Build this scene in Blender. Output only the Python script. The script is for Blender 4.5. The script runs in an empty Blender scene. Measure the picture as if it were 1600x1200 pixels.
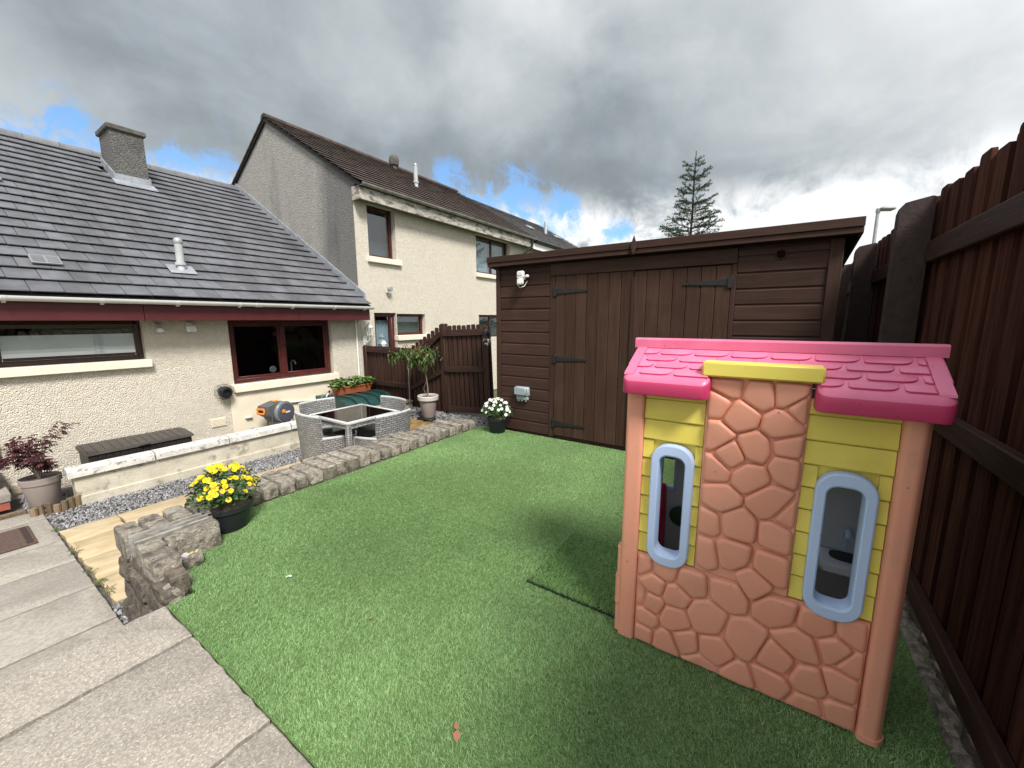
import bpy, bmesh, math, random
import numpy as np
from mathutils import Vector, Matrix, Euler
random.seed(7); RNG = np.random.default_rng(7)
R = math.radians
SC = bpy.context.scene
COL = SC.collection

# ------------------------------------------------------------------ camera
def make_camera():
    f, ang, pitch, roll = 625.0, R(33.692), R(9.09), R(0.138)
    fh = Vector((math.cos(ang), math.sin(ang), 0)); rt = Vector((math.sin(ang), -math.cos(ang), 0)); up = Vector((0, 0, 1))
    fwd = fh*math.cos(pitch) - up*math.sin(pitch); upc = fh*math.sin(pitch) + up*math.cos(pitch)
    X = rt*math.cos(roll) - upc*math.sin(roll); Y = upc*math.cos(roll) + rt*math.sin(roll); Z = -fwd
    cd = bpy.data.cameras.new('camera'); cam = bpy.data.objects.new('camera', cd); COL.objects.link(cam)
    m = Matrix((X, Y, Z)).transposed().to_4x4(); m.translation = Vector((0, 0, 1.5)); cam.matrix_world = m
    cd.sensor_width = 36; cd.lens = f/1600*36; cd.clip_start = 0.05; cd.clip_end = 1500
    SC.camera = cam
make_camera()

# ------------------------------------------------------------------ light, sky, exposure
SUN_DIR = Vector((-0.34, -0.58, 0.80)).normalized()          # towards the sun
SC.view_settings.view_transform = 'Standard'; SC.view_settings.look = 'None'
SC.view_settings.gamma = 1; SC.view_settings.use_curve_mapping = False
SC.view_settings.exposure = 0.72
sun = bpy.data.lights.new('sun', 'SUN'); sun.energy = 3.5; sun.angle = R(16); sun.color = (1.0, 0.96, 0.9)
so = bpy.data.objects.new('sun', sun); COL.objects.link(so); so.location = (-10, -20, 30)
so.rotation_euler = (-SUN_DIR).to_track_quat('-Z', 'Y').to_euler()

class NT:
    def __init__(s, tree): s.t = tree; s.n = tree.nodes; s.l = tree.links
    def new(s, kind, **kw):
        n = s.n.new(kind)
        for k, v in kw.items(): setattr(n, k, v)
        return n
    def put(s, sock, v):
        if v is None: return
        if isinstance(v, bpy.types.NodeSocket): s.l.new(v, sock)
        elif isinstance(v, (int, float)): sock.default_value = v if sock.type not in ('RGBA', 'VECTOR') else ((v, v, v, 1) if sock.type == 'RGBA' else (v, v, v))
        else: sock.default_value = (tuple(v)+(1,))[:4] if sock.type == 'RGBA' else v
    def math(s, op, a, b=None, c=None, clamp=False):
        n = s.new('ShaderNodeMath', operation=op); n.use_clamp = clamp
        s.put(n.inputs[0], a); s.put(n.inputs[1], b); s.put(n.inputs[2], c); return n.outputs[0]
    def vmath(s, op, a, b=None, scale=None):
        n = s.new('ShaderNodeVectorMath', operation=op); s.put(n.inputs[0], a); s.put(n.inputs[1], b)
        if scale is not None: s.put(n.inputs['Scale'], scale)
        return n.outputs['Value'] if op in ('DOT_PRODUCT', 'LENGTH', 'DISTANCE') else n.outputs[0]
    def mix(s, fac, a, b, mode='MIX'):
        n = s.new('ShaderNodeMix', data_type='RGBA', blend_type=mode); n.clamp_factor = True
        s.put(n.inputs[0], fac); s.put(n.inputs[6], a); s.put(n.inputs[7], b); return n.outputs[2]
    def sstep(s, x, a, b, lo=0.0, hi=1.0):
        n = s.new('ShaderNodeMapRange', interpolation_type='SMOOTHSTEP')
        s.put(n.inputs[0], x); s.put(n.inputs[1], a); s.put(n.inputs[2], b); s.put(n.inputs[3], lo); s.put(n.inputs[4], hi); return n.outputs[0]
    def noise(s, vec, scale, detail=5, rough=0.55, dist=0.0, color=False):
        n = s.new('ShaderNodeTexNoise'); s.put(n.inputs['Vector'], vec); s.put(n.inputs['Scale'], scale)
        s.put(n.inputs['Detail'], detail); s.put(n.inputs['Roughness'], rough); s.put(n.inputs['Distortion'], dist)
        return n.outputs['Color' if color else 'Fac']

def make_world():
    w = bpy.data.worlds.new('World'); SC.world = w; w.use_nodes = True
    nt = NT(w.node_tree); nt.n.clear()
    out = nt.new('ShaderNodeOutputWorld'); bg = nt.new('ShaderNodeBackground'); nt.l.new(bg.outputs[0], out.inputs[0])
    bg.inputs['Strength'].default_value = 0.1
    sky = nt.new('ShaderNodeTexSky', sky_type='NISHITA'); sky.sun_disc = False
    sky.sun_elevation = math.asin(SUN_DIR.z); sky.sun_rotation = math.atan2(SUN_DIR.x, SUN_DIR.y)
    d = nt.new('ShaderNodeTexCoord').outputs['Generated']
    sep = nt.new('ShaderNodeSeparateXYZ'); nt.l.new(d, sep.inputs[0]); z = sep.outputs[2]
    zz = nt.math('ADD', nt.math('MAXIMUM', z, 0.0), 0.16)
    uv = nt.vmath('MULTIPLY', nt.vmath('DIVIDE', d, nt.new('ShaderNodeCombineXYZ').outputs[0]), (1, 1, 0)) if False else None
    cmb = nt.new('ShaderNodeCombineXYZ'); nt.put(cmb.inputs[0], nt.math('DIVIDE', sep.outputs[0], zz)); nt.put(cmb.inputs[1], nt.math('DIVIDE', sep.outputs[1], zz)); cmb.inputs[2].default_value = 3.7
    uv = cmb.outputs[0]
    warp = nt.vmath('SUBTRACT', nt.noise(d, 7.0, 6, 0.62, color=True), (0.5, 0.5, 0.5))
    dw = nt.vmath('NORMALIZE', nt.vmath('ADD', d, nt.vmath('SCALE', warp, scale=0.13)))
    def spot(v, r0, r1):                         # 1 inside r0 degrees of direction v, 0 beyond r1
        v = Vector(v).normalized()
        return nt.sstep(nt.vmath('DOT_PRODUCT', dw, tuple(v)), math.cos(R(r1)), math.cos(R(r0)))
    # cloud brightness: large soft masses, streaks, billows near the horizon
    n1 = nt.noise(uv, 0.50, 3, 0.45, 0.2); n2 = nt.noise(uv, 1.3, 6, 0.55, 0.35); n3 = nt.noise(d, 8.0, 8, 0.62, 0.3)
    b = nt.math('ADD', nt.math('MULTIPLY', nt.sstep(n1, 0.30, 0.72), 0.12), nt.math('MULTIPLY', nt.sstep(n2, 0.34, 0.76), 0.15))
    b = nt.math('ADD', b, 0.205)
    low = nt.sstep(z, 0.305, 0.185)              # bright broken band above the horizon
    b = nt.math('ADD', b, nt.math('MULTIPLY', low, nt.sstep(n3, 0.32, 0.58, 0.06, 0.60)))
    # the cloud thins towards the side where the sun stands
    b = nt.math('ADD', b, nt.sstep(nt.vmath('DOT_PRODUCT', d, tuple(SUN_DIR)), -0.35, 1.0, 0.0, 0.50))
    for v, r0, r1, amt in (((0.66, 0.62, 0.33), 2, 30, -0.06), ((0.86, 0.36, 0.34), 1, 16, -0.035), ((0.92, 0.05, 0.40), 2, 20, -0.03), ((0.30, 0.86, 0.42), 2, 24, -0.03),
                           ((0.72, 0.47, 0.50), 0, 11, 0.13), ((0.90, -0.17, 0.38), 1, 17, 0.09), ((0.90, 0.12, 0.24), 1, 14, 0.02), ((0.56, 0.69, 0.50), 0, 9, 0.06), ((0.05, 0.95, 0.29), 2, 13, 0.14)):
        b = nt.math('ADD', b, nt.math('MULTIPLY', spot(v, r0, r1), amt))
    b = nt.math('MAXIMUM', nt.math('ADD', b, nt.math('MULTIPLY', nt.math('SUBTRACT', n3, 0.5), 0.12)), 0.150)
    b = nt.math('MINIMUM', b, 0.64)
    tint = nt.mix(nt.sstep(b, 0.2, 0.55), (0.86, 0.975, 1.05, 1), (0.97, 1.0, 1.02, 1))
    cloud = nt.vmath('SCALE', tint, scale=nt.math('MULTIPLY', b, 10.0))
    # gaps of blue
    gap = None
    for v, r0, r1 in (((0.20, 0.95, 0.245), 1.0, 7.5), ((0.34, 0.905, 0.235), 0.5, 7.0), ((0.80, 0.535, 0.275), 0.3, 6.0), ((0.725, 0.63, 0.290), 0.2, 5.0), ((0.86, 0.445, 0.235), 0.2, 4.6), ((0.93, 0.33, 0.20), 0.1, 3.0)):
        s_ = spot(v, r0, r1); gap = s_ if gap is None else nt.math('MAXIMUM', gap, s_)
    wisp = nt.noise(dw, 15.0, 8, 0.65, 0.4)
    gap = nt.sstep(nt.math('SUBTRACT', gap, nt.math('MULTIPLY', nt.sstep(wisp, 0.38, 0.66), 0.95)), -0.12, 0.95)
    blue = nt.vmath('ADD', nt.vmath('MULTIPLY', sky.outputs[0], (0.62, 0.92, 1.2)), (0.55, 0.75, 0.8))
    col = nt.mix(gap, cloud, blue)
    nt.l.new(col, bg.inputs['Color'])
make_world()

# ------------------------------------------------------------------ mesh helpers
class MB:
    def __init__(s): s.v = []; s.f = []; s.mi = []
    def add(s, verts, faces, M=None, mi=0):
        o = len(s.v)
        if M is not None: verts = [M @ Vector(p) for p in verts]
        s.v += [tuple(p) for p in verts]; s.f += [tuple(i+o for i in f) for f in faces]; s.mi += [mi]*len(faces); return s
    def box(s, x0, x1, y0, y1, z0, z1, b=0.0, M=None, mi=0):
        if x1 < x0: x0, x1 = x1, x0
        if y1 < y0: y0, y1 = y1, y0
        if z1 < z0: z0, z1 = z1, z0
        lo = (x0, y0, z0); hi = (x1, y1, z1); b = min(b, 0.49*min(x1-x0, y1-y0, z1-z0))
        if b <= 0:
            v = [(hi[0] if i & 1 else lo[0], hi[1] if i & 2 else lo[1], hi[2] if i & 4 else lo[2]) for i in range(8)]
            return s.add(v, [(0, 2, 3, 1), (4, 5, 7, 6), (0, 1, 5, 4), (2, 6, 7, 3), (0, 4, 6, 2), (1, 3, 7, 5)], M, mi)
        v = []; idx = {}
        for c in range(8):
            for a in range(3):
                p = [(hi[k]-(0 if k == a else b)) if (c >> k) & 1 else (lo[k]+(0 if k == a else b)) for k in range(3)]
                idx[(c, a)] = len(v); v.append(tuple(p))
        F = []
        for a in range(3):
            u, w = (a+1) % 3, (a+2) % 3
            for sd in (0, 1):
                cs = [(sd << a) | (i << u) | (j << w) for i, j in ((0, 0), (1, 0), (1, 1), (0, 1))]
                F.append(tuple(idx[(c, a)] for c in cs))
        for a in range(3):                      # edges along axis a
            u, w = (a+1) % 3, (a+2) % 3
            for i in (0, 1):
                for j in (0, 1):
                    c0 = (i << u) | (j << w); c1 = c0 | (1 << a)
                    F.append((idx[(c0, u)], idx[(c1, u)], idx[(c1, w)], idx[(c0, w)]))
        for c in range(8): F.append((idx[(c, 0)], idx[(c, 1)], idx[(c, 2)]))
        return s.add(v, F, M, mi)
    def prism(s, poly, ax, a0, a1, M=None, mi=0):
        n = len(poly)
        def P(p, a): return (a, p[0], p[1]) if ax == 'x' else (p[0], a, p[1]) if ax == 'y' else (p[0], p[1], a)
        v = [P(p, a0) for p in poly] + [P(p, a1) for p in poly]
        F = [tuple(range(n)), tuple(range(2*n-1, n-1, -1))] + [(i, (i+1) % n, n+(i+1) % n, n+i) for i in range(n)]
        return s.add(v, F, M, mi)
    def tube(s, pts, r, n=8, M=None, mi=0):
        pts = [Vector(p) for p in pts]; rr = r if isinstance(r, (list, tuple)) else [r]*len(pts)
        v = []; F = []; ref = None
        for i, p in enumerate(pts):
            t = (pts[min(i+1, len(pts)-1)] - pts[max(i-1, 0)]).normalized()
            if ref is None: ref = t.orthogonal().normalized()
            u = (ref - t*ref.dot(t)).normalized(); ref = u; w = t.cross(u)
            for k in range(n):
                a = 2*math.pi*k/n; v.append(p + (u*math.cos(a)+w*math.sin(a))*rr[i])
        for i in range(len(pts)-1):
            for k in range(n): F.append((i*n+k, i*n+(k+1) % n, (i+1)*n+(k+1) % n, (i+1)*n+k))
        F.append(tuple(range(n-1, -1, -1))); F.append(tuple((len(pts)-1)*n+k for k in range(n)))
        return s.add(v, F, M, mi)
    def lathe(s, prof, c, n=28, M=None, mi=0):
        v = []; F = []
        for r, z in prof:
            for k in range(n):
                a = 2*math.pi*k/n; v.append((c[0]+r*math.cos(a), c[1]+r*math.sin(a), c[2]+z))
        m = len(prof)
        for i in range(m-1):
            for k in range(n): F.append((i*n+k, i*n+(k+1) % n, (i+1)*n+(k+1) % n, (i+1)*n+k))
        F.append(tuple(range(n-1, -1, -1))); F.append(tuple((m-1)*n+k for k in range(n)))
        return s.add(v, F, M, mi)
    def shell(s, fn, th, nu, nv, M=None, mi=0):            # thick sheet from a surface fn(u,v) -> (point, normal)
        g = [[fn(i/nu, j/nv) for i in range(nu+1)] for j in range(nv+1)]
        v = [Vector(p)+Vector(n)*th/2 for row in g for p, n in row] + [Vector(p)-Vector(n)*th/2 for row in g for p, n in row]
        W = nu+1; O = W*(nv+1); F = []
        for j in range(nv):
            for i in range(nu):
                a = j*W+i; F.append((a, a+1, a+W+1, a+W)); F.append((O+a, O+a+W, O+a+W+1, O+a+1))
        for i in range(nu): F.append((i, O+i, O+i+1, i+1)); a = nv*W+i; F.append((a, a+1, O+a+1, O+a))
        for j in range(nv): a = j*W; F.append((a, a+W, O+a+W, O+a)); a = j*W+nu; F.append((a, O+a, O+a+W, a+W))
        return s.add(v, F, M, mi)
    def leaf(s, p, d, nrm, L, W, curl=0.25, mi=0):
        d = Vector(d).normalized(); sd = d.cross(Vector(nrm)); sd = sd.normalized() if sd.length > 1e-4 else d.orthogonal().normalized(); up = sd.cross(d); p = Vector(p)
        q = [p, p+d*L*.35+sd*W*.5, p+d*L*.75+sd*W*.38-up*L*curl*.4, p+d*L-up*L*curl, p+d*L*.75-sd*W*.38-up*L*curl*.4, p+d*L*.35-sd*W*.5, p+d*L*.5-up*L*curl*.2-up*W*.08]
        return s.add(q, [(0, 1, 6), (1, 2, 6), (2, 3, 6), (3, 4, 6), (4, 5, 6), (5, 0, 6)], None, mi)

WL = {}
def wloc(o): return WL.get(o.name, Vector((0, 0, 0))) if o is not None else Vector((0, 0, 0))
def build(mb, name, mats, parent=None, recalc=True, smooth=38, center=True):
    me = bpy.data.meshes.new(name)
    v = np.array(mb.v, dtype=float); c = (v.min(0)+v.max(0))/2 if center else np.zeros(3)
    me.from_pydata((v-c).tolist(), [], mb.f)
    for m in (mats if isinstance(mats, (list, tuple)) else [mats]): me.materials.append(m)
    if any(mb.mi): me.polygons.foreach_set('material_index', mb.mi)
    if recalc:
        bm = bmesh.new(); bm.from_mesh(me); bmesh.ops.recalc_face_normals(bm, faces=bm.faces); bm.to_mesh(me); bm.free()
    if smooth:
        me.polygons.foreach_set('use_smooth', [True]*len(me.polygons)); me.set_sharp_from_angle(angle=R(smooth))
    me.update()
    o = bpy.data.objects.new(name, me); COL.objects.link(o)
    if parent is not None: o.parent = parent
    o.location = Vector(c) - wloc(parent); WL[o.name] = Vector(c)
    return o
def inst(me, name, parent, loc, rot=(0, 0, 0), scl=(1, 1, 1), mats=None):
    o = bpy.data.objects.new(name, me); COL.objects.link(o)
    if parent is not None: o.parent = parent
    o.location = Vector(loc) - wloc(parent); o.rotation_euler = rot; o.scale = scl; WL[o.name] = Vector(loc)
    return o
def thing(name, label, cat, loc, group=None):
    o = bpy.data.objects.new(name, None); COL.objects.link(o); o.location = loc; o.empty_display_size = 0.1
    WL[o.name] = Vector(loc); return tag(o, label, cat, group)
def tag(o, label, cat, group=None):
    o['label'] = label; o['category'] = cat
    if group: o['group'] = group
    return o
def struct(o): o['kind'] = 'structure'; return o
def stuff(o): o['kind'] = 'stuff'; return o
def anchor(name, loc): 
    o = bpy.data.objects.new(name, None); COL.objects.link(o); o.location = loc; WL[o.name] = Vector(loc); return struct(o)
def copy_tree(o, parent=None):
    c = o.copy(); COL.objects.link(c); c.parent = parent
    for ch in list(o.children): copy_tree(ch, c)
    return c

# ------------------------------------------------------------------ materials
def M(name, c1, c2=None, sc=6.0, rough=0.6, bump=0.0, bsc=60.0, bdist=0.01, rnd=0.0, hue=0.0, stretch=(1, 1, 1), spec=0.4, metal=0.0,
      dirt=None, dsc=1.5, dlo=0.5, dhi=0.75, damt=0.6, speck=None, ssc=300.0, slo=0.62, shi=0.7, vor=False, dstretch=(1, 1, 1), trans=0.0, lo=0.35, hi=0.65):
    m = bpy.data.materials.new(name); m.use_nodes = True; nt = NT(m.node_tree); bs = nt.n['Principled BSDF']
    pos = nt.new('ShaderNodeNewGeometry'); P = pos.outputs['Position']
    Ps = nt.vmath('MULTIPLY', P, stretch)
    info = nt.new('ShaderNodeObjectInfo').outputs['Random']
    rv = nt.math('FRACT', nt.math('ADD', nt.math('MULTIPLY', info, 7.31), pos.outputs['Random Per Island']))
    if rnd > 0 or hue > 0:
        off = nt.new('ShaderNodeCombineXYZ'); nt.put(off.inputs[0], nt.math('MULTIPLY', rv, 31.0)); nt.put(off.inputs[1], nt.math('MULTIPLY', rv, 17.0)); nt.put(off.inputs[2], nt.math('MULTIPLY', rv, 23.0))
        Ps = nt.vmath('ADD', Ps, off.outputs[0])
    col = c1 if c2 is None else nt.mix(nt.sstep(nt.noise(Ps, sc, 6, 0.6), lo, hi), c1, c2)
    if speck is not None: col = nt.mix(nt.sstep(nt.noise(P, ssc, 2, 0.5), slo, shi), col, speck)
    if dirt is not None: col = nt.mix(nt.math('MULTIPLY', nt.sstep(nt.noise(nt.vmath('MULTIPLY', P, dstretch), dsc, 7, 0.62), dlo, dhi), damt), col, dirt)
    if rnd > 0:
        k = nt.math('ADD', nt.math('MULTIPLY', rv, 2*rnd), 1-rnd)
        cc = nt.new('ShaderNodeCombineXYZ'); [nt.put(cc.inputs[i], k) for i in range(3)]
        col = nt.mix(1.0, col, cc.outputs[0], 'MULTIPLY')
    if hue > 0:
        h = nt.new('ShaderNodeHueSaturation'); nt.put(h.inputs['Color'], col); nt.put(h.inputs['Hue'], nt.math('ADD', nt.math('MULTIPLY', nt.math('FRACT', nt.math('MULTIPLY', rv, 13.7)), 2*hue), 0.5-hue)); col = h.outputs[0]
    nt.put(bs.inputs['Base Color'], col if isinstance(col, bpy.types.NodeSocket) else tuple(col)+(1,))
    bs.inputs['Roughness'].default_value = rough; bs.inputs['Specular IOR Level'].default_value = spec; bs.inputs['Metallic'].default_value = metal
    if trans: 
        bs.inputs['Subsurface Weight'].default_value = 0
    if bump:
        if vor:
            vn = nt.new('ShaderNodeTexVoronoi'); nt.put(vn.inputs['Vector'], nt.vmath('ADD', P, nt.vmath('SCALE', nt.noise(P, bsc*.5, 3, .5, color=True), scale=1.2/bsc))); vn.inputs['Scale'].default_value = bsc
            hgt = nt.math('ADD', nt.math('MULTIPLY', vn.outputs['Distance'], -1.0), nt.math('MULTIPLY', nt.noise(P, bsc*2, 4, 0.6), 0.6))
        else: hgt = nt.noise(Ps, bsc, 6, 0.62)
        bn = nt.new('ShaderNodeBump'); bn.inputs['Strength'].default_value = bump; bn.inputs['Distance'].default_value = bdist
        nt.put(bn.inputs['Height'], hgt); nt.l.new(bn.outputs[0], bs.inputs['Normal'])
    return m
def wood(name, c1, c2, ax, rnd=0.12, rough=0.7, sc=9.0, dirt=None, spec=0.2):
    st = {'x': (0.06, 1, 1), 'y': (1, 0.06, 1), 'z': (1, 1, 0.06)}[ax]
    return M(name, c1, c2, sc=sc*4, rough=rough, bump=0.35, bsc=90, bdist=0.004, rnd=rnd, stretch=st, dirt=dirt, dsc=3.0, spec=spec)
def glass_mat(name, tint=(1, 1, 1), ior=1.8, rough=0.0):
    m = bpy.data.materials.new(name); m.use_nodes = True; nt = NT(m.node_tree); nt.n.clear()
    out = nt.new('ShaderNodeOutputMaterial'); tr = nt.new('ShaderNodeBsdfTransparent'); gl = nt.new('ShaderNodeBsdfGlossy'); fr = nt.new('ShaderNodeFresnel'); mx = nt.new('ShaderNodeMixShader')
    tr.inputs[0].default_value = tuple(tint)+(1,); gl.inputs['Roughness'].default_value = rough; fr.inputs['IOR'].default_value = ior
    nt.put(mx.inputs[0], nt.math('MULTIPLY', fr.outputs[0], nt.math('SUBTRACT', 1.0, nt.new('ShaderNodeNewGeometry').outputs['Backfacing']))); nt.l.new(tr.outputs[0], mx.inputs[1]); nt.l.new(gl.outputs[0], mx.inputs[2]); nt.l.new(mx.outputs[0], out.inputs[0])
    return m
def leaf_mat(name, cols, rough=0.5, rnd=0.3, back=0.25, patch=0.0):
    m = bpy.data.materials.new(name); m.use_nodes = True; nt = NT(m.node_tree); bs = nt.n['Principled BSDF']; out = nt.n['Material Output']
    geo = nt.new('ShaderNodeNewGeometry'); rv = nt.math('FRACT', nt.math('ADD', geo.outputs['Random Per Island'], nt.math('MULTIPLY', nt.new('ShaderNodeObjectInfo').outputs['Random'], 3.3)))
    rp = nt.new('ShaderNodeValToRGB'); e = rp.color_ramp.elements; e[0].color = tuple(cols[0])+(1,); e[1].color = tuple(cols[-1])+(1,)
    for i, c in enumerate(cols[1:-1]): q = e.new((i+1)/(len(cols)-1)); q.color = tuple(c)+(1,)
    nt.l.new(rv, rp.inputs[0]); col = rp.outputs[0]
    if patch:                                    # slow drift in tone: worn and brushed patches
        k = nt.math('ADD', 1.0-patch, nt.math('MULTIPLY', nt.sstep(nt.noise(geo.outputs['Position'], 1.7, 5, 0.6), 0.32, 0.68), 2*patch)); cc = nt.new('ShaderNodeCombineXYZ'); [nt.put(cc.inputs[i], k) for i in range(3)]
        col = nt.mix(1.0, col, cc.outputs[0], 'MULTIPLY')
    nt.l.new(col, bs.inputs['Base Color']); bs.inputs['Roughness'].default_value = rough; bs.inputs['Specular IOR Level'].default_value = 0.35
    tl = nt.new('ShaderNodeBsdfTranslucent'); nt.l.new(col, tl.inputs[0]); mx = nt.new('ShaderNodeMixShader'); mx.inputs[0].default_value = back
    nt.l.new(bs.outputs[0], mx.inputs[1]); nt.l.new(tl.outputs[0], mx.inputs[2]); nt.l.new(mx.outputs[0], out.inputs[0])
    return m

CREAM = M('cream_roughcast', (0.64, 0.585, 0.485), (0.71, 0.655, 0.555), sc=14, rough=0.9, bump=1.0, bsc=74, bdist=0.014, vor=True, dirt=(0.50, 0.44, 0.34), dsc=1.1, dlo=0.5, dhi=0.9, damt=0.5, spec=0.2)
CREAMS = M('cream_smooth_render', (0.66, 0.59, 0.46), (0.72, 0.65, 0.52), sc=3, rough=0.85, bump=0.25, bsc=60, bdist=0.004, dirt=(0.42, 0.36, 0.27), dsc=2.2, dlo=0.58, dhi=0.9, damt=0.5, spec=0.2)
CREAMW = M('weathered_cream_render', (0.47, 0.43, 0.345), (0.58, 0.535, 0.44), sc=5, rough=0.9, bump=0.6, bsc=50, bdist=0.01, dirt=(0.17, 0.145, 0.11), dsc=7, dlo=0.53, dhi=0.70, damt=0.75, spec=0.2)
SILL = M('painted_sill', (0.74, 0.69, 0.58), (0.70, 0.64, 0.52), sc=5, rough=0.7, spec=0.3)
COPING = M('worn_white_coping', (0.66, 0.65, 0.62), (0.52, 0.50, 0.46), sc=9, rough=0.85, bump=0.6, bsc=70, bdist=0.006, dirt=(0.16, 0.14, 0.12), dsc=16, dlo=0.53, dhi=0.66, damt=0.8, rnd=0.06)
SLATE = M('grey_roof_tile', (0.098, 0.100, 0.112), (0.132, 0.135, 0.150), sc=5, rough=0.55, bump=0.25, bsc=120, bdist=0.003, rnd=0.13, dirt=(0.052, 0.053, 0.055), dsc=1.1, dlo=0.48, dhi=0.70, damt=0.6, dstretch=(1.8, .4, .4), spec=0.45)
RIDGE = M('ridge_tile_grey', (0.12, 0.12, 0.128), (0.17, 0.17, 0.178), sc=4, rough=0.7, bump=0.3, rnd=0.1)
BROWNT = M('brown_roof_tile', (0.036, 0.024, 0.020), (0.066, 0.046, 0.037), sc=7, rough=0.85, bump=0.5, bsc=60, bdist=0.006, rnd=0.25, dirt=(0.11, 0.09, 0.07), dsc=6, dlo=0.60, dhi=0.75, damt=0.6)
DARKT = M('dark_roof_tile', (0.075, 0.072, 0.075), (0.12, 0.115, 0.118), sc=7, rough=0.75, bump=0.4, rnd=0.2)
ROOFBASE = M('roof_underlay', (0.02, 0.02, 0.02), rough=0.95)
HARL = M('grey_harled_gable', (0.33, 0.315, 0.295), (0.42, 0.40, 0.375), sc=28, rough=0.95, bump=1.0, bsc=55, bdist=0.02, vor=True, dirt=(0.085, 0.085, 0.09), dsc=1.15, dlo=0.48, dhi=0.72, damt=0.6, dstretch=(1, 1.0, 0.22), spec=0.15, speck=(0.24, 0.23, 0.215), ssc=38, slo=0.55, shi=0.70)
def gable_stain(m):                              # old black run-off stain down the front third of the gable
    nt = NT(m.node_tree); bs = nt.n['Principled BSDF']; P = nt.new('ShaderNodeNewGeometry').outputs['Position']; src = bs.inputs['Base Color'].links[0].from_socket
    sp = nt.new('ShaderNodeSeparateXYZ'); nt.l.new(P, sp.inputs[0]); w = nt.noise(nt.vmath('MULTIPLY', P, (1, 1, .25)), 3.2, 6, .62)
    f = nt.sstep(nt.math('ADD', sp.outputs[1], nt.math('MULTIPLY', w, 1.1)), 9.0, 8.35)
    nt.l.new(nt.mix(nt.math('MULTIPLY', f, .62), src, (0.095, 0.097, 0.10, 1)), bs.inputs['Base Color'])
gable_stain(HARL)
CHIM = M('chimney_harl', (0.095, 0.092, 0.087), (0.17, 0.166, 0.157), sc=30, rough=0.95, bump=0.9, bsc=50, bdist=0.02, vor=True, dirt=(0.06, 0.06, 0.06), dsc=2, damt=0.6)
CHCAP = M('chimney_cap_concrete', (0.07, 0.068, 0.06), (0.12, 0.115, 0.10), sc=9, rough=0.95, bump=0.6, bsc=60)
LEAD = M('lead_flashing', (0.26, 0.28, 0.31), (0.38, 0.40, 0.43), sc=8, rough=0.45, metal=0.35, bump=0.3, bsc=30)
UPVC = M('white_plastic', (0.78, 0.79, 0.78), (0.72, 0.72, 0.70), sc=4, rough=0.35, dirt=(0.45, 0.43, 0.38), dsc=4, dlo=0.6, dhi=0.9, damt=0.4)
REDF = M('dark_red_painted_fascia', (0.072, 0.0125, 0.0145), (0.083, 0.0155, 0.0175), sc=5, rough=0.42, rnd=0.05)
MAHOG = M('mahogany_window_frame', (0.055, 0.012, 0.011), (0.085, 0.022, 0.018), sc=40, rough=0.35, stretch=(.2, 1, 1))
DARKFR = M('dark_brown_window_frame', (0.045, 0.026, 0.024), (0.06, 0.036, 0.032), sc=30, rough=0.35)
OLDF = M('peeling_old_fascia', (0.33, 0.31, 0.27), (0.46, 0.43, 0.37), sc=9, rough=0.9, dirt=(0.06, 0.056, 0.05), dsc=5.5, dlo=0.46, dhi=0.62, damt=0.8, dstretch=(.7, 1, 2.2))
OLDG = M('weathered_grey_gutter', (0.20, 0.20, 0.18), (0.30, 0.29, 0.26), sc=8, rough=0.7, dirt=(0.08, 0.08, 0.07), dsc=5)
GLASS = glass_mat('window_glass', (0.86, 0.88, 0.88), 1.7); GLASSU = glass_mat('upper_window_glass', (0.75, 0.8, 0.82), 2.2)
TGLASS = glass_mat('tinted_table_glass', (0.055, 0.055, 0.06), 1.6, 0.02)
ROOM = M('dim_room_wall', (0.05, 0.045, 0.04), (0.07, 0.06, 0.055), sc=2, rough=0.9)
NET = M('net_curtain', (0.70, 0.74, 0.76), (0.55, 0.60, 0.63), sc=60, rough=0.9, stretch=(1, 1, .02))
BLIND = M('pale_grey_blind', (0.80, 0.84, 0.86), (0.75, 0.79, 0.81), sc=3, rough=0.6)
SHEDX = wood('brown_shed_board', (0.042, 0.0215, 0.0160), (0.054, 0.0290, 0.0222), 'y', 0.12, 0.72, dirt=(0.068, 0.040, 0.031), spec=0.15)
SHEDV = wood('brown_shed_upright', (0.042, 0.0215, 0.0160), (0.053, 0.0285, 0.0220), 'z', 0.10, 0.72, spec=0.15)
DOORB = wood('brown_door_board', (0.044, 0.0225, 0.0150), (0.058, 0.0310, 0.0210), 'z', 0.14, 0.72, dirt=(0.068, 0.041, 0.030), spec=0.15)
SHEDXX = wood('brown_roof_edge', (0.05, 0.028, 0.022), (0.075, 0.044, 0.034), 'x', 0.1, 0.5)
FELT = M('roofing_felt', (0.05, 0.05, 0.05), (0.08, 0.08, 0.08), sc=20, rough=0.95)
BLACK = M('black_ironwork', (0.012, 0.013, 0.014), rough=0.45)
FENV = wood('dark_fence_board', (0.038, 0.0145, 0.0105), (0.074, 0.030, 0.0215), 'z', 0.25, 0.85, spec=0.04)
FENX = wood('dark_fence_rail', (0.032, 0.015, 0.011), (0.054, 0.027, 0.020), 'x', 0.12, 0.6)
FENP = M('dark_fence_post', (0.026, 0.014, 0.012), (0.040, 0.022, 0.019), sc=14, rough=0.7, bump=0.6, bsc=40, bdist=0.006)
LFEV = wood('brown_fence_board', (0.032, 0.0155, 0.0115), (0.052, 0.026, 0.019), 'z', 0.16, 0.6)
LFEX = wood('brown_fence_rail', (0.030, 0.0155, 0.012), (0.048, 0.026, 0.020), 'y', 0.12, 0.6)
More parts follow.
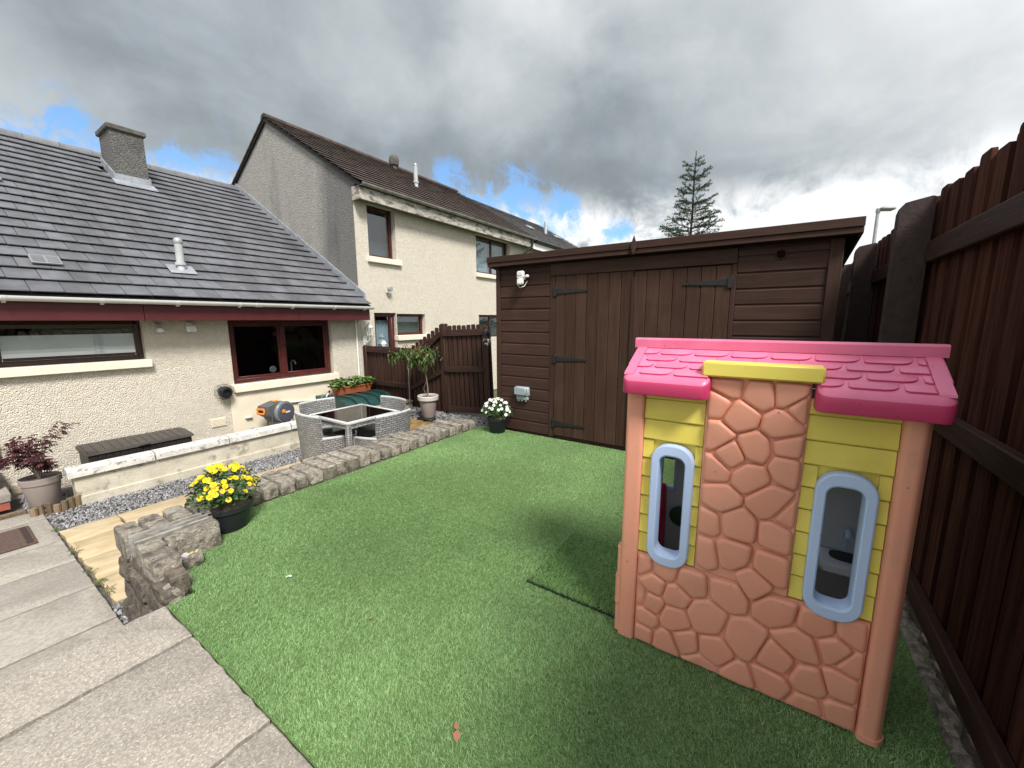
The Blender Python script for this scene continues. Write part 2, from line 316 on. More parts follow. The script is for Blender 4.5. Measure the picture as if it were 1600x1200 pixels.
CONC = M('weathered_concrete_slab', (0.235, 0.211, 0.180), (0.330, 0.302, 0.262), sc=75, rough=0.92, bump=0.7, bsc=160, bdist=0.006, rnd=0.07, dirt=(0.13, 0.118, 0.105), dsc=2.6, dlo=0.55, dhi=0.82, damt=0.55, speck=(0.44, 0.39, 0.33), ssc=120, slo=0.56, shi=0.66)
CONC2 = M('smooth_concrete_slab', (0.255, 0.232, 0.200), (0.335, 0.308, 0.270), sc=45, rough=0.92, bump=0.35, bsc=120, bdist=0.005, rnd=0.08, dirt=(0.17, 0.155, 0.14), dsc=2.4, dlo=0.5, dhi=0.8, damt=0.5, dstretch=(.5, 1.4, 1), speck=(0.2, 0.18, 0.16), ssc=150, slo=0.6, shi=0.7)
SANDS = M('yellow_sandstone_slab', (0.41, 0.315, 0.185), (0.50, 0.405, 0.265), sc=4, rough=0.9, bump=0.5, bsc=25, bdist=0.012, rnd=0.07, dirt=(0.30, 0.215, 0.115), dsc=5, dlo=0.56, dhi=0.8, damt=0.6, stretch=(1, 2.5, 1))
STAIN = M('damp_stained_slab', (0.16, 0.095, 0.030), (0.26, 0.17, 0.07), sc=7, rough=0.55, bump=0.4, bsc=30)
STONE = M('weathered_granite_block', (0.17, 0.148, 0.120), (0.33, 0.295, 0.245), sc=24, rough=0.95, bump=1.0, bsc=70, bdist=0.014, rnd=0.28, dirt=(0.06, 0.05, 0.04), dsc=14, dlo=0.50, dhi=0.66, damt=0.75, speck=(0.50, 0.47, 0.41), ssc=70, slo=0.62, shi=0.72)
RUBBLE = M('dark_rubble_stone', (0.075, 0.062, 0.049), (0.16, 0.134, 0.105), sc=14, rough=0.95, bump=1.0, bsc=30, bdist=0.03, rnd=0.2, dirt=(0.05, 0.042, 0.034), dsc=9, damt=0.7)
SLATES = M('grey_slate_on_edge', (0.17, 0.16, 0.142), (0.31, 0.29, 0.262), sc=22, rough=0.9, bump=0.8, bsc=50, rnd=0.2, dirt=(0.09, 0.08, 0.07), dsc=16, damt=0.6, stretch=(.4, 1, 1))
MORTAR = M('mortar', (0.055, 0.045, 0.036), (0.10, 0.085, 0.068), sc=20, rough=0.95, bump=0.6, bsc=60)
GRAV = M('grey_granite_chip', (0.14, 0.14, 0.148), (0.32, 0.316, 0.315), sc=60, rough=0.85, rnd=0.55, hue=0.02)
SOIL = M('soil', (0.04, 0.03, 0.022), (0.075, 0.058, 0.042), sc=25, rough=0.97, bump=0.8, bsc=80)
EARTH = M('rough_grass_and_earth', (0.05, 0.075, 0.03), (0.09, 0.105, 0.05), sc=3, rough=0.97, bump=0.6, bsc=12, bdist=0.05)
TURFB = M('turf_backing', (0.075, 0.130, 0.040), (0.125, 0.20, 0.068), sc=70, rough=0.95, bump=0.5, bsc=200)
EDGEM = M('turf_cut_edge', (0.010, 0.022, 0.010), rough=0.95)
BLADE = leaf_mat('artificial_grass_blade', [(0.085, 0.186, 0.052), (0.160, 0.310, 0.102), (0.235, 0.410, 0.156), (0.315, 0.490, 0.222), (0.265, 0.325, 0.148)], 0.5, back=0.2, patch=0.14)
BLADE2 = leaf_mat('turf_offcut_blade', [(0.060, 0.150, 0.032), (0.115, 0.250, 0.063), (0.172, 0.335, 0.098), (0.235, 0.400, 0.145), (0.20, 0.265, 0.098)], 0.5, back=0.2)
PEACH = M('peach_plastic', (0.70, 0.300, 0.200), (0.73, 0.330, 0.228), sc=3, rough=0.42, bump=0.12, bsc=160, bdist=0.002, dirt=(0.46, 0.215, 0.15), dsc=6, dlo=0.50, dhi=0.74, damt=0.38, speck=(0.30, 0.12, 0.08), ssc=45, slo=0.74, shi=0.78)
YELLOW = M('yellow_plastic', (0.70, 0.57, 0.095), (0.73, 0.61, 0.12), sc=3, rough=0.45, bump=0.1, bsc=160, bdist=0.002, dirt=(0.42, 0.33, 0.07), dsc=5, dlo=0.50, dhi=0.78, damt=0.38, speck=(0.30, 0.22, 0.05), ssc=60, slo=0.75, shi=0.79, rnd=0.02)
PINK = M('pink_plastic', (0.66, 0.140, 0.262), (0.71, 0.185, 0.315), sc=4, dirt=(0.52, 0.12, 0.20), dsc=6, dlo=0.5, dhi=0.75, damt=0.45, rough=0.36, bump=0.1, bsc=160, bdist=0.002, speck=(0.40, 0.06, 0.12), ssc=50, slo=0.74, shi=0.78, rnd=0.02)
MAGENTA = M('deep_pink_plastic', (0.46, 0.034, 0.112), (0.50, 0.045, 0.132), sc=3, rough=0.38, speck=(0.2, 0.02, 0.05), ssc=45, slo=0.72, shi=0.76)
BLUEP = M('light_blue_plastic', (0.44, 0.56, 0.80), (0.48, 0.60, 0.83), sc=3, rough=0.42, bump=0.08, bsc=160, bdist=0.002, speck=(0.20, 0.18, 0.16), ssc=40, slo=0.745, shi=0.775)
GREYP = M('grey_blue_plastic', (0.44, 0.49, 0.58), (0.48, 0.53, 0.62), sc=3, rough=0.45)
REDP = M('red_plastic', (0.45, 0.012, 0.06), rough=0.4)
GREENP = M('dark_green_plastic_pad', (0.02, 0.07, 0.04), rough=0.5)
WICK = None
def wicker_mat():
    m = bpy.data.materials.new('grey_woven_rattan'); m.use_nodes = True; nt = NT(m.node_tree); bs = nt.n['Principled BSDF']
    tc = nt.new('ShaderNodeTexCoord').outputs['Object']; sp = nt.new('ShaderNodeSeparateXYZ'); nt.l.new(tc, sp.inputs[0])
    cb = nt.new('ShaderNodeCombineXYZ'); nt.put(cb.inputs[0], nt.math('ADD', sp.outputs[0], sp.outputs[1])); nt.put(cb.inputs[1], sp.outputs[2])
    br = nt.new('ShaderNodeTexBrick'); nt.l.new(cb.outputs[0], br.inputs['Vector']); br.inputs['Scale'].default_value = 1.0
    br.inputs['Brick Width'].default_value = 0.07; br.inputs['Row Height'].default_value = 0.030; br.inputs['Mortar Size'].default_value = 0.0042; br.inputs['Mortar Smooth'].default_value = 0.6
    br.inputs['Color1'].default_value = (0.23, 0.23, 0.225, 1); br.inputs['Color2'].default_value = (0.36, 0.36, 0.35, 1); br.inputs['Mortar'].default_value = (0.035, 0.035, 0.035, 1)
    n = nt.noise(tc, 55, 3, .5); col = nt.mix(nt.sstep(n, .35, .7), br.outputs['Color'], nt.mix(.5, br.outputs['Color'], (0.10, 0.10, 0.10, 1)))
    nt.l.new(col, bs.inputs['Base Color']); bs.inputs['Roughness'].default_value = 0.55
    bn = nt.new('ShaderNodeBump'); bn.inputs['Strength'].default_value = 0.8; bn.inputs['Distance'].default_value = 0.008; bn.invert = True
    nt.l.new(br.outputs['Fac'], bn.inputs['Height']); nt.l.new(bn.outputs[0], bs.inputs['Normal']); return m
WICK = wicker_mat()
RIM = M('pale_grey_rattan_rim', (0.42, 0.43, 0.43), (0.52, 0.53, 0.53), sc=30, rough=0.5)
ALU = M('silver_grey_table_frame', (0.40, 0.41, 0.41), (0.48, 0.49, 0.49), sc=12, rough=0.4)
BLKPOT = M('black_plastic_pot', (0.010, 0.012, 0.016), (0.016, 0.018, 0.022), sc=5, rough=0.42)
TAUPE = M('taupe_plastic_pot', (0.27, 0.225, 0.205), (0.30, 0.25, 0.23), sc=4, rough=0.55, dirt=(0.18, 0.15, 0.13), dsc=5, damt=0.3)
PALEP = M('pale_pot_rim', (0.52, 0.48, 0.455), rough=0.5)
TERRA = M('terracotta_plastic', (0.30, 0.085, 0.035), (0.34, 0.10, 0.045), sc=6, rough=0.55)
TANKM = M('dark_green_tank_plastic', (0.010, 0.040, 0.038), (0.018, 0.056, 0.052), sc=5, rough=0.3, spec=0.5)
BOXL = M('brown_resin_lid', (0.050, 0.043, 0.039), (0.066, 0.057, 0.052), sc=6, rough=0.5, bump=0.15, bsc=200, bdist=0.002)
BOXM = M('dark_brown_resin', (0.014, 0.012, 0.011), (0.022, 0.019, 0.017), sc=6, rough=0.5, bump=0.15, bsc=200, bdist=0.002)
MATM = M('brown_rubber_doormat', (0.085, 0.052, 0.042), (0.12, 0.08, 0.066), sc=50, rough=0.9, bump=1.0, bsc=110, bdist=0.01)
REDBR = M('red_facing_brick', (0.26, 0.065, 0.045), (0.33, 0.095, 0.065), sc=10, rough=0.85, bump=0.6, bsc=50, rnd=0.15)
LOGM = M('split_log_edging', (0.14, 0.095, 0.055), (0.22, 0.16, 0.10), sc=30, rough=0.9, bump=0.6, bsc=60, stretch=(1, 1, .15), rnd=0.3)
BARK = M('bark', (0.13, 0.10, 0.075), (0.20, 0.16, 0.12), sc=30, rough=0.9, bump=0.6, bsc=60)
STEEL = M('galvanised_grey', (0.30, 0.31, 0.32), (0.36, 0.37, 0.38), sc=8, rough=0.5, metal=0.3)
VENTP = M('pale_grey_vent_pipe', (0.38, 0.395, 0.40), (0.45, 0.46, 0.465), sc=6, rough=0.5)
GREYB = M('grey_socket_plastic', (0.27, 0.315, 0.335), rough=0.4)
REELG = M('dark_grey_reel_plastic', (0.085, 0.09, 0.095), (0.10, 0.105, 0.11), sc=5, rough=0.45)
REELL = M('slate_grey_reel_disc', (0.075, 0.080, 0.105), rough=0.4)
ORANGE = M('orange_plastic', (0.75, 0.24, 0.02), rough=0.45)
PALETXT = M('pale_print', (0.65, 0.65, 0.65), rough=0.5)
CLEAR = glass_mat('clear_lamp_glass', (0.9, 0.9, 0.9), 1.5)
SILVERM = M('silver_reflector', (0.6, 0.6, 0.58), rough=0.3, metal=0.5)
F_GREEN = leaf_mat('pansy_leaf', [(0.025, 0.06, 0.015), (0.05, 0.11, 0.028), (0.085, 0.16, 0.045)])
F_ACER = leaf_mat('purple_maple_leaf', [(0.030, 0.008, 0.012), (0.065, 0.016, 0.022), (0.12, 0.030, 0.034), (0.10, 0.045, 0.045)])
F_PHOT = leaf_mat('shrub_leaf', [(0.028, 0.055, 0.016), (0.055, 0.10, 0.026), (0.09, 0.145, 0.038), (0.17, 0.19, 0.05)])
F_TIP = leaf_mat('red_young_leaf', [(0.28, 0.08, 0.03), (0.22, 0.13, 0.04)])
F_STRAW = leaf_mat('trough_leaf', [(0.06, 0.13, 0.02), (0.11, 0.22, 0.04), (0.17, 0.30, 0.06)])
F_FIR = leaf_mat('fir_needles', [(0.018, 0.038, 0.016), (0.032, 0.060, 0.024), (0.060, 0.090, 0.030)], back=0.1)
F_WEED = leaf_mat('weed_blade', [(0.05, 0.10, 0.02), (0.10, 0.17, 0.04), (0.18, 0.20, 0.07)])
PET_Y = leaf_mat('yellow_petal', [(0.72, 0.52, 0.005), (0.80, 0.62, 0.01), (0.86, 0.70, 0.03)], back=0.3)
PET_C = M('dark_flower_eye', (0.45, 0.20, 0.01), rough=0.7)
PET_W = leaf_mat('white_petal', [(0.78, 0.78, 0.72), (0.84, 0.84, 0.80)], back=0.3)
PET_E = M('yellow_flower_eye', (0.55, 0.42, 0.05), rough=0.7)
PAINTED = M('painted_stone_top', (0.62, 0.58, 0.50), (0.50, 0.46, 0.39), sc=14, rough=0.8, bump=0.5, bsc=60)

# ------------------------------------------------------------------ ground
g = MB(); g.add([(-400, -400, -0.62), (400, -400, -0.62), (400, 400, -0.62), (-400, 400, -0.62)], [(0, 1, 2, 3)])
struct(build(g, 'ground', EARTH, smooth=0))
def ramp(x): return -0.48 + 0.35*min(1, max(0, (x-3.95)/1.0))
def gz(x, y): return ramp(x) if y > 3.4 else -0.48
pt = MB(); N = 24
for i in range(N):                               # bed under slabs and gravel, sloping up to the gate
    x0 = -1.5+i*7.3/N; x1 = -1.5+(i+1)*7.3/N
    pt.add([(x0, 2.6, ramp(x0)-.042), (x1, 2.6, ramp(x1)-.042), (x1, 7.15, ramp(x1)-.042), (x0, 7.15, ramp(x0)-.042)], [(0, 1, 2, 3)])
struct(build(pt, 'patio_bed', M('gravel_bed', (0.07, 0.066, 0.06), (0.12, 0.115, 0.108), sc=60, rough=0.95, bump=0.8, bsc=80), smooth=0))

# lawn
lw = MB()
lw.prism([(0.575, -0.62), (4.44, -0.62), (4.44, 3.47), (1.0, 3.47), (1.0, 3.06), (0.71, 3.06), (0.71, 2.6), (0.575, 2.6)], 'z', -0.615, -0.006)
lw.box(0.575, 1.0, -3.0, -0.62, -0.615, -0.006)
lawn = struct(build(lw, 'lawn', TURFB, smooth=0))

def blades(name, mat, pts, hmin, hmax, wmin, wmax, z0, parent=None, lean=0.9):
    n = len(pts); h = RNG.uniform(hmin, hmax, n); w = RNG.uniform(wmin, wmax, n); a = RNG.uniform(0, 2*np.pi, n); b = 1.2*np.sin(pts[:, 0]*1.9+.6)+1.4*np.cos(pts[:, 1]*1.6-.3)+RNG.normal(0, 1.15, n)
    l1 = RNG.uniform(.15, lean, n)*h; l2 = l1 + RNG.uniform(.3, 1.1, n)*h
    dx, dy = np.cos(b), np.sin(b); sx, sy = np.cos(a)*w/2, np.sin(a)*w/2
    V = np.zeros((n, 5, 3)); x, y = pts[:, 0], pts[:, 1]
    V[:, 0] = np.stack([x-sx, y-sy, np.full(n, z0)], 1); V[:, 1] = np.stack([x+sx, y+sy, np.full(n, z0)], 1)
    mx, my = x+dx*l1*.6, y+dy*l1*.6
    V[:, 2] = np.stack([mx+sx*.85, my+sy*.85, z0+h*.62], 1); V[:, 3] = np.stack([mx-sx*.85, my-sy*.85, z0+h*.62], 1)
    V[:, 4] = np.stack([x+dx*l2, y+dy*l2, z0+h*RNG.uniform(.7, 1.0, n)], 1)
    me = bpy.data.meshes.new(name); me.vertices.add(n*5); me.vertices.foreach_set('co', V.astype(np.float32).ravel())
    base = np.arange(n)*5
    loops = np.stack([base, base+1, base+2, base, base+2, base+3, base+3, base+2, base+4], 1).ravel()
    me.loops.add(n*9); me.loops.foreach_set('vertex_index', loops.astype(np.int32))
    me.polygons.add(n*3); me.polygons.foreach_set('loop_start', (np.arange(n*3)*3).astype(np.int32)); me.polygons.foreach_set('loop_total', np.full(n*3, 3, dtype=np.int32))
    me.update(calc_edges=True); me.validate(); me.materials.append(mat)
    o = bpy.data.objects.new(name, me); COL.objects.link(o)
    if parent is not None: o.parent = parent; o.location = -wloc(parent)
    return o
def inlawn(p):
    x, y = p[:, 0], p[:, 1]
    k = (x > 0.578) & (x < 4.42) & (y > -0.61) & (y < 3.455)
    k &= ~((x < 0.70) & (y > 2.60)) & ~((x < 0.73) & (y > 2.75)) & ~((x < 1.0) & (y > 3.03))
    k &= ~((x > 1.81) & (x < 2.42) & (y > 0.56) & (y < 1.09))
    return p[k]
near = inlawn(np.stack([RNG.uniform(0.57, 2.2, 300000), RNG.uniform(-0.62, 3.47, 300000)], 1))
far = inlawn(np.stack([RNG.uniform(2.2, 4.44, 190000), RNG.uniform(-0.62, 3.47, 190000)], 1))
o = blades('artificial_grass', BLADE, np.concatenate([near, far]), 0.008, 0.0155, 0.0014, 0.0024, -0.006)
stuff(o); o['label'] = 'short bright green artificial grass covering the lawn'
# loose square of turf half under the playhouse
tm = thing('turf_offcut', 'loose square of darker artificial turf lying on the lawn beside the playhouse', 'turf mat', (2.1, 0.83, 0.0))
mb = MB(); mb.box(1.80, 2.43, 0.55, 1.10, 0.0, 0.014); build(mb, 'backing', EDGEM, tm, smooth=0)
p = np.stack([RNG.uniform(1.797, 2.43, 21000), RNG.uniform(0.548, 1.10, 21000)], 1)
stuff(blades('pile', BLADE2, p, 0.012, 0.022, 0.0016, 0.0030, 0.012, tm))

# ------------------------------------------------------------------ paths and patio
def slab(name, mat, x0, x1, y0, y1, z0, z1, parent, b=0.008, jig=0.003, tilt=None):
    mb = MB(); nx = max(2, int((x1-x0)/.05)); ny = max(2, int((y1-y0)/.05))
    # chamfered slab with a slightly worn, wavering edge
    out = []
    def edge(ax, ay, bx, by, n):
        for i in range(n):
            t = i/n; k = jig*math.sin(7.1*(ax+bx+t*5)+3*(ay+by))+random.uniform(-1, 1)*jig*.6
            nxn, nyn = (by-ay), -(bx-ax); L = math.hypot(nxn, nyn)
            out.append((ax+(bx-ax)*t+nxn/L*k, ay+(by-ay)*t+nyn/L*k))
    edge(x0, y0, x1, y0, nx); edge(x1, y0, x1, y1, ny); edge(x1, y1, x0, y1, nx); edge(x0, y1, x0, y0, ny)
    cx, cy = (x0+x1)/2, (y0+y1)/2; n = len(out)
    def ins(p, d): return (p[0]+math.copysign(min(d, abs(cx-p[0])), cx-p[0]), p[1]+math.copysign(min(d, abs(cy-p[1])), cy-p[1]))
    zt = (lambda x: 0) if tilt is None else tilt
    v = [(q[0], q[1], z0+zt(q[0])) for q in out] + [(q[0], q[1], z1-b*.8+zt(q[0])) for q in out] + [ins(q, b)+(z1+zt(q[0]),) for q in out]
    F = [tuple(range(n-1, -1, -1)), tuple(2*n+i for i in range(n))]
    for k in (0, 1): F += [(k*n+i, k*n+(i+1) % n, (k+1)*n+(i+1) % n, (k+1)*n+i) for i in range(n)]
    mb.add(v, F); return build(mb, name, mat, parent)
up = anchor('upper_path', (0.1, 1.0, 0))
mb = MB(); mb.box(-0.8, 0.555, -3, 2.5, -0.615, -0.052); build(mb, 'path_bed', MORTAR, up, smooth=0)
for y0, y1 in ((-1.52, -.77), (-.76, -0.02), (-0.01, .722), (.732, 1.460), (1.472, 2.196), (2.214, 2.575)):
    slab('paving_slab', CONC, -0.345, 0.562, y0+.002, y1-.002, -0.05, 0.022, up, 0.006, 0.003)
    slab('paving_slab', CONC, -0.80, -0.357, y0+.002, y1-.002, -0.05, 0.022, up, 0.006, 0.003)
for y1, z in ((2.80, -0.165), (3.03, -0.325)):
    slab('step_slab', CONC2, -0.345, 0.555, 2.5, y1, -0.60, z, up)
lp = anchor('lower_path', (0.1, 4.8, -0.48))
for y0, y1 in ((3.0, 3.565), (3.58, 4.155), (4.17, 4.74), (4.752, 5.29), (5.303, 6.04), (6.052, 6.36)):
    slab('paving_slab', CONC2, -0.36, 0.535, y0+.003, y1-.003, -0.55, -0.474, lp, 0.005, 0.003)
    slab('paving_slab', CONC2, -1.2, -0.372, y0+.003, y1-.003, -0.55, -0.474, lp, 0.005, 0.003)
pa = anchor('patio', (2.5, 4.6, -0.48))
rows = [((3.79, 4.235), (0.565, 1.3, 2.0, 2.75, 3.4, 4.1)), ((4.248, 4.69), (0.56, 1.12, 1.8, 2.45, 3.15, 3.9)), ((4.702, 5.155), (0.555, 1.25, 1.9, 2.7, 3.3, 4.1)), ((5.168, 5.555), (0.55, 0.957, 1.592, 2.30, 2.80, 3.45, 4.05))]
for (y0, y1), xs in rows:
    for a, b_ in zip(xs[:-1], xs[1:]): slab('sandstone_slab', SANDS, a+.008, b_-.008, y0+.003, y1-.003, -0.53, -0.474+random.uniform(-.004, .004), pa, 0.010, 0.006)
slab('stained_slab', STAIN, 3.98, 4.72, 4.30, 5.32, -0.07, 0.012, pa, 0.01, 0.02, tilt=ramp)

def gravel(name, regions, label):
    mb = MB(); base = [(-1, -1, -1), (1, -1, -1), (-1, 1, -1), (1, 1, -1), (-1, -1, 1), (1, -1, 1), (-1, 1, 1), (1, 1, 1)]
    FF = [(0, 2, 3, 1), (4, 5, 7, 6), (0, 1, 5, 4), (2, 6, 7, 3), (0, 4, 6, 2), (1, 3, 7, 5)]
    for poly, n, s0, s1 in regions:
        x0, x1, y0, y1 = poly
        for _ in range(n):
            x, y = random.uniform(x0, x1), random.uniform(y0, y1); s = random.uniform(s0, s1)
            m = Matrix.Translation((x, y, ramp(x)-.026+random.uniform(0, .016))) @ Euler((random.uniform(0, 6.3), random.uniform(0, 6.3), random.uniform(0, 6.3))).to_matrix().to_4x4() @ Matrix.Diagonal((s, s*random.uniform(.6, 1), s*random.uniform(.4, .7), 1))
            mb.add([(p[0]*random.uniform(.55, 1), p[1]*random.uniform(.55, 1), p[2]*random.uniform(.6, 1)) for p in base], FF, m)
    o = stuff(build(mb, name, GRAV, recalc=False, smooth=0)); o['label'] = label; return o
gravel('gravel', [((0.55, 3.9, 5.57, 6.21), 6200, .006, .0135), ((0.55, 0.80, 3.0, 3.79), 900, .007, .014), ((3.9, 5.25, 3.55, 5.75), 4800, .008, .016), ((4.0, 5.2, 5.5, 6.2), 900, .008, .015), ((0.45, 0.80, 6.2, 7.1), 700, .008, .016)], 'grey granite chippings between the sandstone slabs and the low walls')

# ------------------------------------------------------------------ stone wall at the edge of the lawn
from mathutils import noise as mnoise
def rock(mb, x0, x1, y0, y1, z0, z1, r=0.012, j=0.006, M_=None):
    # a hewn block: subdivided box with worn corners and uneven, chipped faces
    bm = bmesh.new(); bmesh.ops.create_cube(bm, size=1); cuts = 3 if max(x1-x0, y1-y0) > .2 or j > .006 else 2
    bmesh.ops.subdivide_edges(bm, edges=bm.edges, cuts=cuts, use_grid_fill=True)
    S = (x1-x0, y1-y0, z1-z0); c = Vector(((x0+x1)/2, (y0+y1)/2, (z0+z1)/2)); se = Vector((random.uniform(0, 50), 0, 0)); inner = .5-1/(cuts+1)
    for v in bm.verts:
        p = Vector([v.co[k]*S[k] for k in range(3)]); ext = [abs(abs(v.co[k])-.5) < 1e-4 for k in range(3)]; ne = sum(ext)
        for k in range(3):
            if ext[k]: p[k] -= math.copysign(r*(0 if ne == 1 else .35 if ne == 2 else .8)*random.uniform(.6, 1.4), p[k])
            elif abs(abs(v.co[k])-inner) < 1e-3: p[k] = math.copysign(max(0.05*S[k], .5*S[k]-2.0*r), p[k])
        q = (p+c)*22+se; p += mnoise.noise_vector(q)*j*1.3+mnoise.noise_vector(q*2.7)*j*.7
        v.co = p
    vs = [v.co+c for v in bm.verts]; fs = [tuple(v.index for v in f.verts) for f in bm.faces]; bm.free()
    mb.add(vs, fs, M_)
def rockpart(name, mat, dims, parent, r=0.012, j=0.006, rotz=0.0, rotx=0.0):
    mb = MB(); c = Vector(((dims[0]+dims[1])/2, (dims[2]+dims[3])/2, (dims[4]+dims[5])/2))
    m = Matrix.Translation(c) @ Euler((rotx, 0, rotz)).to_matrix().to_4x4() @ Matrix.Translation(-c)
    rock(mb, *dims, r, j, m); return build(mb, name, mat, parent, smooth=27)
sw = thing('stone_wall', 'low dry stone wall of granite setts laid side by side between lawn and patio', 'wall', (2.4, 3.6, 0))
mb = MB(); mb.box(1.03, 4.40, 3.50, 3.86, -0.60, -0.03); build(mb, 'wall_core', MORTAR, sw, smooth=0)
mb = MB(); mb.box(1.03, 4.30, 3.482, 3.55, -0.55, -0.003, .004); build(mb, 'mortar_bed', MORTAR, sw, smooth=0)
x = 1.07; i = 0
def wy(x): return 3.476 - 0.02*max(0, x-3.2)
while x < 4.22:
    w = random.uniform(.094, .122); h = 0.114+random.uniform(-.014, .016); y0 = wy(x)+random.uniform(-.012, .012); L = random.uniform(.35, .42)
    rockpart('granite_sett', STONE, (x, x+w, y0, y0+L, -0.004+random.uniform(0, .008), h), sw, .0065, .0024, R(random.uniform(-.9, .9)), R(random.uniform(-1.5, 1.5)))
    x += w+random.uniform(.019, .028)
x = 1.05
while x < 4.3:                                   # lower courses on the patio side
    w = random.uniform(.14, .26)
    for z0, z1 in ((-.58, -.40), (-.385, -.20), (-.19, -.02)): rockpart('rubble_stone', RUBBLE, (x, x+w, 3.72, 3.885+random.uniform(-.01, .015), z0, z1), sw, .015, .010)
    x += w+.012
# broad end of the wall
mb = MB(); mb.prism([(0.62, 2.66), (0.70, 2.66), (0.72, 3.02), (0.98, 3.10), (1.05, 3.5), (0.62, 3.5)], 'z', -0.60, 0.10); build(mb, 'end_core', RUBBLE, sw, smooth=0)
for k, (x0, w) in enumerate(((0.575, .108), (0.702, .108), (0.828, .110), (0.955, .10))):
    rockpart('granite_sett', STONE, (x0, x0+w, 3.275+random.uniform(-.006, .006), 3.54+random.uniform(-.02, .02), 0.02, 0.176+random.uniform(-.008, .008)), sw, .009, .003, R(random.uniform(-3, 3)))
for k, y in enumerate((3.246, 3.200, 3.154)):
    rockpart('slate_on_edge', SLATES, (0.585+.004*k, 1.02-.01*k, y-.0125, y+.0125, -0.02, 0.188-.006*k+random.uniform(-.004, .004)), sw, .004, .003, R(random.uniform(-1, 1)))
rockpart('long_block', STONE, (0.715, 1.00, 3.035, 3.128, -0.02, 0.166), sw, .008, .003, R(1.5))
rockpart('long_block', STONE, (0.585, 0.705, 2.985, 3.128, 0.0, 0.170), sw, .009, .0035)
rockpart('corner_block', STONE, (0.578, 0.708, 2.775, 2.968, 0.034, 0.170), sw, .010, .0035, R(2))
rockpart('bed_slate', SLATES, (0.60, 0.745, 2.75, 2.96, -0.012, 0.024), sw, .006, .004)
rockpart('upright_stone', STONE, (0.585, 0.675, 2.615, 2.745, -0.35, 0.06), sw, .02, .010, R(-6))
y = 2.62
for z0, z1 in ((-.60, -.47), (-.46, -.33), (-.32, -.18), (-.17, -.03), (-.02, .06)):
    y = 2.60+random.uniform(0, .04)
    while y < 3.50:
        w = min(random.uniform(.13, .30), 3.535-y)
        if w > .06: rockpart('rubble_stone', RUBBLE, (0.568+random.uniform(-.012, .018), 0.68, y, y+w-.010, z0, z1), sw, .016, .009)
        y += w
rockpart('rubble_stone', RUBBLE, (0.60, 0.78, 3.40, 3.55, -.5, .01), sw, .02, .008)
lb = rockpart('loose_stone', STONE, (0.733, 0.852, 2.888, 2.985, -0.004, 0.074), None, .010, .003, R(-9))
tag(lb, 'small loose stone with faint painted marks lying on the lawn beside the wall end', 'stone')
mb = MB()
for dx, dy, s in ((-.02, .012, .03), (.0, -.008, .035), (.022, .014, .03), (.012, .03, .022)):
    mb.box(dx-.004, dx+.004, dy-s/2, dy+s/2, 0, .002, 0, Matrix.Translation((0.800, 2.932, 0.0745)) @ Euler((0, 0, random.uniform(-1.2, 1.2))).to_matrix().to_4x4())
o = build(mb, 'painted_mark', M('yellow_paint_mark', (0.75, 0.60, 0.16), rough=0.6), lb, smooth=0)
mb = MB(); mb.box(-.035, .0, -.02, .02, 0, .0012, 0, Matrix.Translation((0.782, 2.942, 0.0742)) @ Euler((0, 0, .5)).to_matrix().to_4x4()); build(mb, 'painted_patch', M('lilac_paint', (0.45, 0.38, 0.55), rough=0.7), lb, smooth=0)

# ------------------------------------------------------------------ low rendered walls with coping
lw_ = thing('low_wall', 'low cream rendered wall with worn white coping along the gravel before the bungalow', 'wall', (2.3, 6.3, -0.5))
mb = MB(); mb.box(0.79, 4.05, 6.235, 6.38, -0.60, -0.175); build(mb, 'wall_body', CREAMW, lw_)
mb = MB(); mb.box(0.785, 4.06, 6.215, 6.24, -0.60, -0.40, .006); build(mb, 'plinth', CREAMW, lw_)
x = 0.745
while x < 4.0:
    w = random.uniform(.72, .86); mb = MB()
    yz = [(6.195, -0.172), (6.195, -0.10), (6.21, -0.085), (6.30, -0.074), (6.385, -0.085), (6.40, -0.10), (6.40, -0.172)]
    mb.prism(yz, 'x', x, min(x+w, 4.08)-.016); build(mb, 'coping_stone', COPING, lw_, smooth=25); x += w
rb = thing('raised_bed_wall', 'short rendered bed wall with grey coping behind the taupe tree pot', 'wall', (4.8, 5.8, -0.2))
mb = MB(); mb.box(4.25, 5.17, 5.735, 5.86, -0.5, -0.045); build(mb, 'wall_body', CREAMW, rb)
for a, b_ in ((4.22, 4.70), (4.712, 5.175)):
    mb = MB(); mb.box(a, b_, 5.70, 5.88, -0.043, 0.0, .012); build(mb, 'coping_stone', M('grey_bed_coping', (0.36, 0.32, 0.26), (0.22, 0.19, 0.15), sc=8, rough=0.95, bump=0.6) if a < 4.5 else bpy.data.materials['grey_bed_coping'], rb)
bs_ = MB(); bs_.box(4.2, 5.17, 5.87, 7.14, -0.6, -0.06); struct(build(bs_, 'raised_bed_soil', SOIL, smooth=0))

